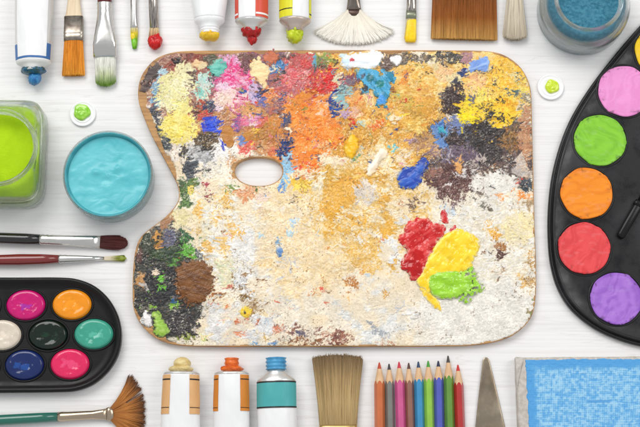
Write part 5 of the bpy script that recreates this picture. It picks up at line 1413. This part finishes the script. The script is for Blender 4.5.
# ------------------------------------------------------------------ jar of blue pigment (upper right)
GLASS = glass('clear_glass')
GRIM = glass('glass_rim', tint=(.95, .97, .955), clear=.08)
T = Thing('glass_jar', 'round glass jar holding teal blue powder pigment', 'jar', 580, 13)
k = K(580, 13)
c0 = W(580.5, 14.0, 0)
JR = 44.6 * k
prof_o = [(0, .4), (JR * .85, .4), (JR * .95, .7), (JR * .99, 2.4), (JR, 6), (JR, 22), (JR * .985, 29), (JR * .95, 34), (JR * .86, 38), (JR * .76, 40), (JR * .72, 42), (JR * .72, 46)]
prof_i = [(JR * .67, 46), (JR * .67, 41.5), (JR * .70, 39), (JR * .83, 36.5), (JR * .91, 33), (JR * .945, 28), (JR * .945, 9), (JR * .9, 6), (0, 5)]
v, f = lathe(c0, prof_o + prof_i, 96)
g = T.part('glass_body', v, f, GLASS)
v, f = lathe(c0, [(JR * .665, 44), (JR * .66, 47), (JR * .68, 49), (JR * .715, 49.6), (JR * .745, 49), (JR * .755, 47), (JR * .74, 44.6), (JR * .70, 43.6), (JR * .665, 44)], 96)
T.part('glass_rim', v, f, GRIM)
# pigment: a heap with powdery top
PR = JR * .86
prof = [(0, 9), (PR * .66, 9), (PR * .72, 11), (PR * .86, 20), (PR * .97, 28), (PR, 31), (PR * .97, 33.5), (PR * .88, 35.0)] + [(PR * q, 35.4 - 2.0 * (1 - q)) for q in np.linspace(.84, .02, 26)] + [(0, 33.4)]
v, f = lathe(c0, prof, 110)
top = v[:, 2] > 30
rr = np.hypot(v[:, 0] - c0[0], v[:, 1] - c0[1])
v[:, 2] += np.where(top, (fbm(v[:, 0] / 2.2, v[:, 1] / 2.2, 3, 140) - .5) * 2.4 + (fbm(v[:, 0] / 9, v[:, 1] / 9, 3, 141) - .5) * 3, 0) * sstep(PR * 1.0, PR * .85, rr)
T.part('pigment', v, f, M('blue_pigment', (82, 142, 164), rough=.95, spec=.05, var=((56, 114, 138), 420, .35, .65), bump=(800, .9, .0009)))

# ------------------------------------------------------------------ square jar with lime pigment (left)
T = Thing('glass_jar', 'squarish glass jar full of bright lime green pigment', 'jar', 5, 160)
c0 = W(8.5, 159, 0)
kx = K(8, 159)


def rsq(c, rows, n=72, e=5.0, ax=(1.0, 1.0)):
    """rows (half size, z, exponent) -> squircle lathe"""
    a = np.linspace(0, 2 * math.pi, n, endpoint=False)
    V = []
    for hs, z, ee in rows:
        cx = np.sign(np.cos(a)) * np.abs(np.cos(a)) ** (2 / ee); cy = np.sign(np.sin(a)) * np.abs(np.sin(a)) ** (2 / ee)
        b = 1.0 if ee <= 2.01 else 0.0
        V.append(np.stack([c[0] + cx * hs * (ax[0] if not b else 1), c[1] + cy * hs * (ax[1] if not b else 1), np.full(n, c[2] + z)], -1))
    V = np.concatenate(V); m = len(rows)
    Fc = [(i * n + j, i * n + (j + 1) % n, (i + 1) * n + (j + 1) % n, (i + 1) * n + j) for i in range(m - 1) for j in range(n)]
    Fc += [tuple(range(n))[::-1], tuple((m - 1) * n + j for j in range(n))]
    return V, Fc


HQ = 45.0 * kx
AX = (.88, 1.16)
rows_o = [(HQ * .92, .3, 5), (HQ * .985, 1.5, 5.5), (HQ, 5, 6), (HQ, 32, 6), (HQ * .97, 37, 5.5), (HQ * .90, 40, 4), (HQ * .86, 41.5, 2), (HQ * .83, 44, 2), (HQ * .83, 49, 2)]
rows_i = [(HQ * .77, 49, 2), (HQ * .77, 42, 2), (HQ * .84, 39, 4), (HQ * .92, 35, 5.5), (HQ * .94, 30, 6), (HQ * .94, 6, 6), (HQ * .9, 4, 5.5)]
v, f = rsq(c0, rows_o + rows_i, ax=AX)
T.part('glass_body', v, f, GLASS)
v, f = lathe(c0, [(HQ * .765, 47), (HQ * .76, 51), (HQ * .78, 53.4), (HQ * .82, 54), (HQ * .855, 53.4), (HQ * .87, 51), (HQ * .85, 48), (HQ * .8, 46.6), (HQ * .765, 47)], 96)
T.part('glass_rim', v, f, GRIM)
v, f = rsq(c0, [(HQ * .84, 8.5, 5.0), (HQ * .88, 12, 5.5), (HQ * .89, 28, 5.5), (HQ * .87, 32, 5), (HQ * .82, 34.5, 4.5), (HQ * .7, 36.0, 3), (HQ * .5, 37.0, 2.4), (HQ * .25, 37.6, 2.1), (HQ * .02, 37.8, 2)], ax=AX)
v[:, 2] += np.where(v[:, 2] > 33, (fbm(v[:, 0] / 8, v[:, 1] / 8, 3, 150) - .5) * 2.0, 0)
T.part('pigment', v, f, M('lime_pigment', (176, 214, 30), rough=.9, spec=.15, var=((160, 200, 24), 60, .4, .66), bump=(700, .5, .0006)))

# ------------------------------------------------------------------ bowl of turquoise paint
T = Thing('glass_bowl', 'round glass bowl filled with turquoise paint', 'bowl', 110, 178)
c0 = W(112.0, 180.8, 0)
k = K(112, 180.8)
BR = 44.4 * k
v, f = lathe(c0, [(0, .3), (BR * .84, .3), (BR * .93, 1.0), (BR * .975, 4), (BR * .985, 16), (BR * .98, 26), (BR * .99, 30), (BR * .985, 31.4), (BR * .97, 31.8), (BR * .958, 31.2), (BR * .955, 29), (BR * .955, 12), (BR * .9, 7), (0, 6)], 96)
T.part('glass_body', v, f, glass('bowl_glass', tint=(.95, .985, .985), clear=.35))
# film of paint on the inside of the wall, and the paint itself
v, f = lathe(c0, [(BR * .952, 14), (BR * .952, 30.6), (BR * .94, 31.2), (BR * .92, 30.2), (BR * .895, 24)], 96)
v[:, 2] += np.where(v[:, 2] > 29, (fbm(v[:, 0] / 9, v[:, 1] / 9, 3, 161) - .5) * 2.0 - .2, 0)
T.part('paint_film', v, f, M('turquoise_film', (62, 152, 164), rough=.35, var=((86, 172, 180), 80, .4, .6)))
PRr = BR * .925
prof = [(0, 14), (PRr * .9, 14.2), (PRr * .985, 16), (PRr * .985, 24), (PRr * .96, 25.2)] + [(PRr * q, 25.2 - .9 * math.sin(q * 3.1)) for q in np.linspace(.94, .02, 60)] + [(0, 24.6)]
v, f = lathe(c0, prof, 180)
dx, dy = v[:, 0] - c0[0], v[:, 1] - c0[1]
rr = np.hypot(dx, dy); aa = np.arctan2(dy, dx)
wpx = (fbm(dx / 16, dy / 16, 2, 164) - .5) * 22; wpy = (fbm(dx / 16, dy / 16, 2, 165) - .5) * 22
sw = fbm((dx + wpx) / 16, (dy + wpy) / 5.5, 3, 162)
v[:, 2] += np.where(v[:, 2] > 23.5, (sw - .5) * .7 + (fbm((dx + wpy) / 11, (dy + wpx) / 11, 2, 163) - .5) * .8, 0) * sstep(PRr * .99, PRr * .9, rr)
for (px_, py_, ph_) in [(96, 172, 1.8), (118, 168, 1.4), (106, 180, -1.4), (122, 178, 1.2), (142, 185, -1.2)]:
    c_ = W(px_, py_, 25)
    dd = np.hypot((v[:, 0] - c_[0]) / 5.0, (v[:, 1] - c_[1]) / 3.2)
    v[:, 2] += np.where(v[:, 2] > 22, ph_ * np.exp(-dd ** 2), 0)
T.part('paint', v, f, M('turquoise_paint', (104, 198, 206), rough=.3, spec=.4, var=((84, 184, 194), 50, .38, .64), bump=(90, .12, .0008)))

# ------------------------------------------------------------------ two little white caps with paint
def cap(label, x, y, R, br, c, c2, seed, off=(0, 0)):
    T = Thing('bottle_cap', label, 'cap', x, y, group='small white caps used as paint dishes')
    k = K(x, y); c0 = W(x, y, 3); c0[2] = 0
    R = R * k
    wp = M('white_cap_plastic', (243, 243, 243), rough=.35)
    v, f = lathe(c0, [(0, .2), (R * .96, .2), (R, .8), (R, 1.9), (R * .98, 2.5), (R * .93, 2.7), (R * .88, 2.5), (R * .84, 2.1), (R * .78, 1.9), (R * .74, 2.0), (R * .71, 2.5), (R * .66, 2.6), (R * .6, 2.2), (R * .5, 1.9), (0, 1.8)], 72)
    T.part('cap_body', v, f, wp)
    b = br * k
    prof = [(b * 1.0, 1.9), (b * 1.02, 2.8), (b * .96, 3.8), (b * .8, 4.6), (b * .62, 4.2), (b * .5, 4.9), (b * .34, 5.3), (b * .2, 4.8), (0, 5.2)]
    cc = c0 + np.array([off[0], off[1], 0])
    v, f = lathe(cc, prof, 48, fn=lambda q: 1 + .05 * math.sin(3 * q + seed) + .04 * math.sin(5 * q + 2 * seed))
    v[:, 2] += (fbm(v[:, 0] / 2.2, v[:, 1] / 2.2, 2, seed) - .5) * 1.2 * (v[:, 2] > 2.5)
    T.part('paint_blob', v, f, M('cap_paint_%d' % seed, c, rough=.14, var=(c2, 260, .4, .62), coat=.4))
    return T


cap('white cap with a swirl of leaf green paint above the turquoise bowl', 82.6, 113.5, 13.0, 8.2, (138, 206, 40), (170, 222, 90), 171, off=(-.8, 1.6))
cap('white cap with a dab of lime yellow paint below the blue pigment jar', 550.8, 86.8, 13.2, 6.8, (200, 224, 20), (214, 232, 70), 172, off=(1.4, .4))
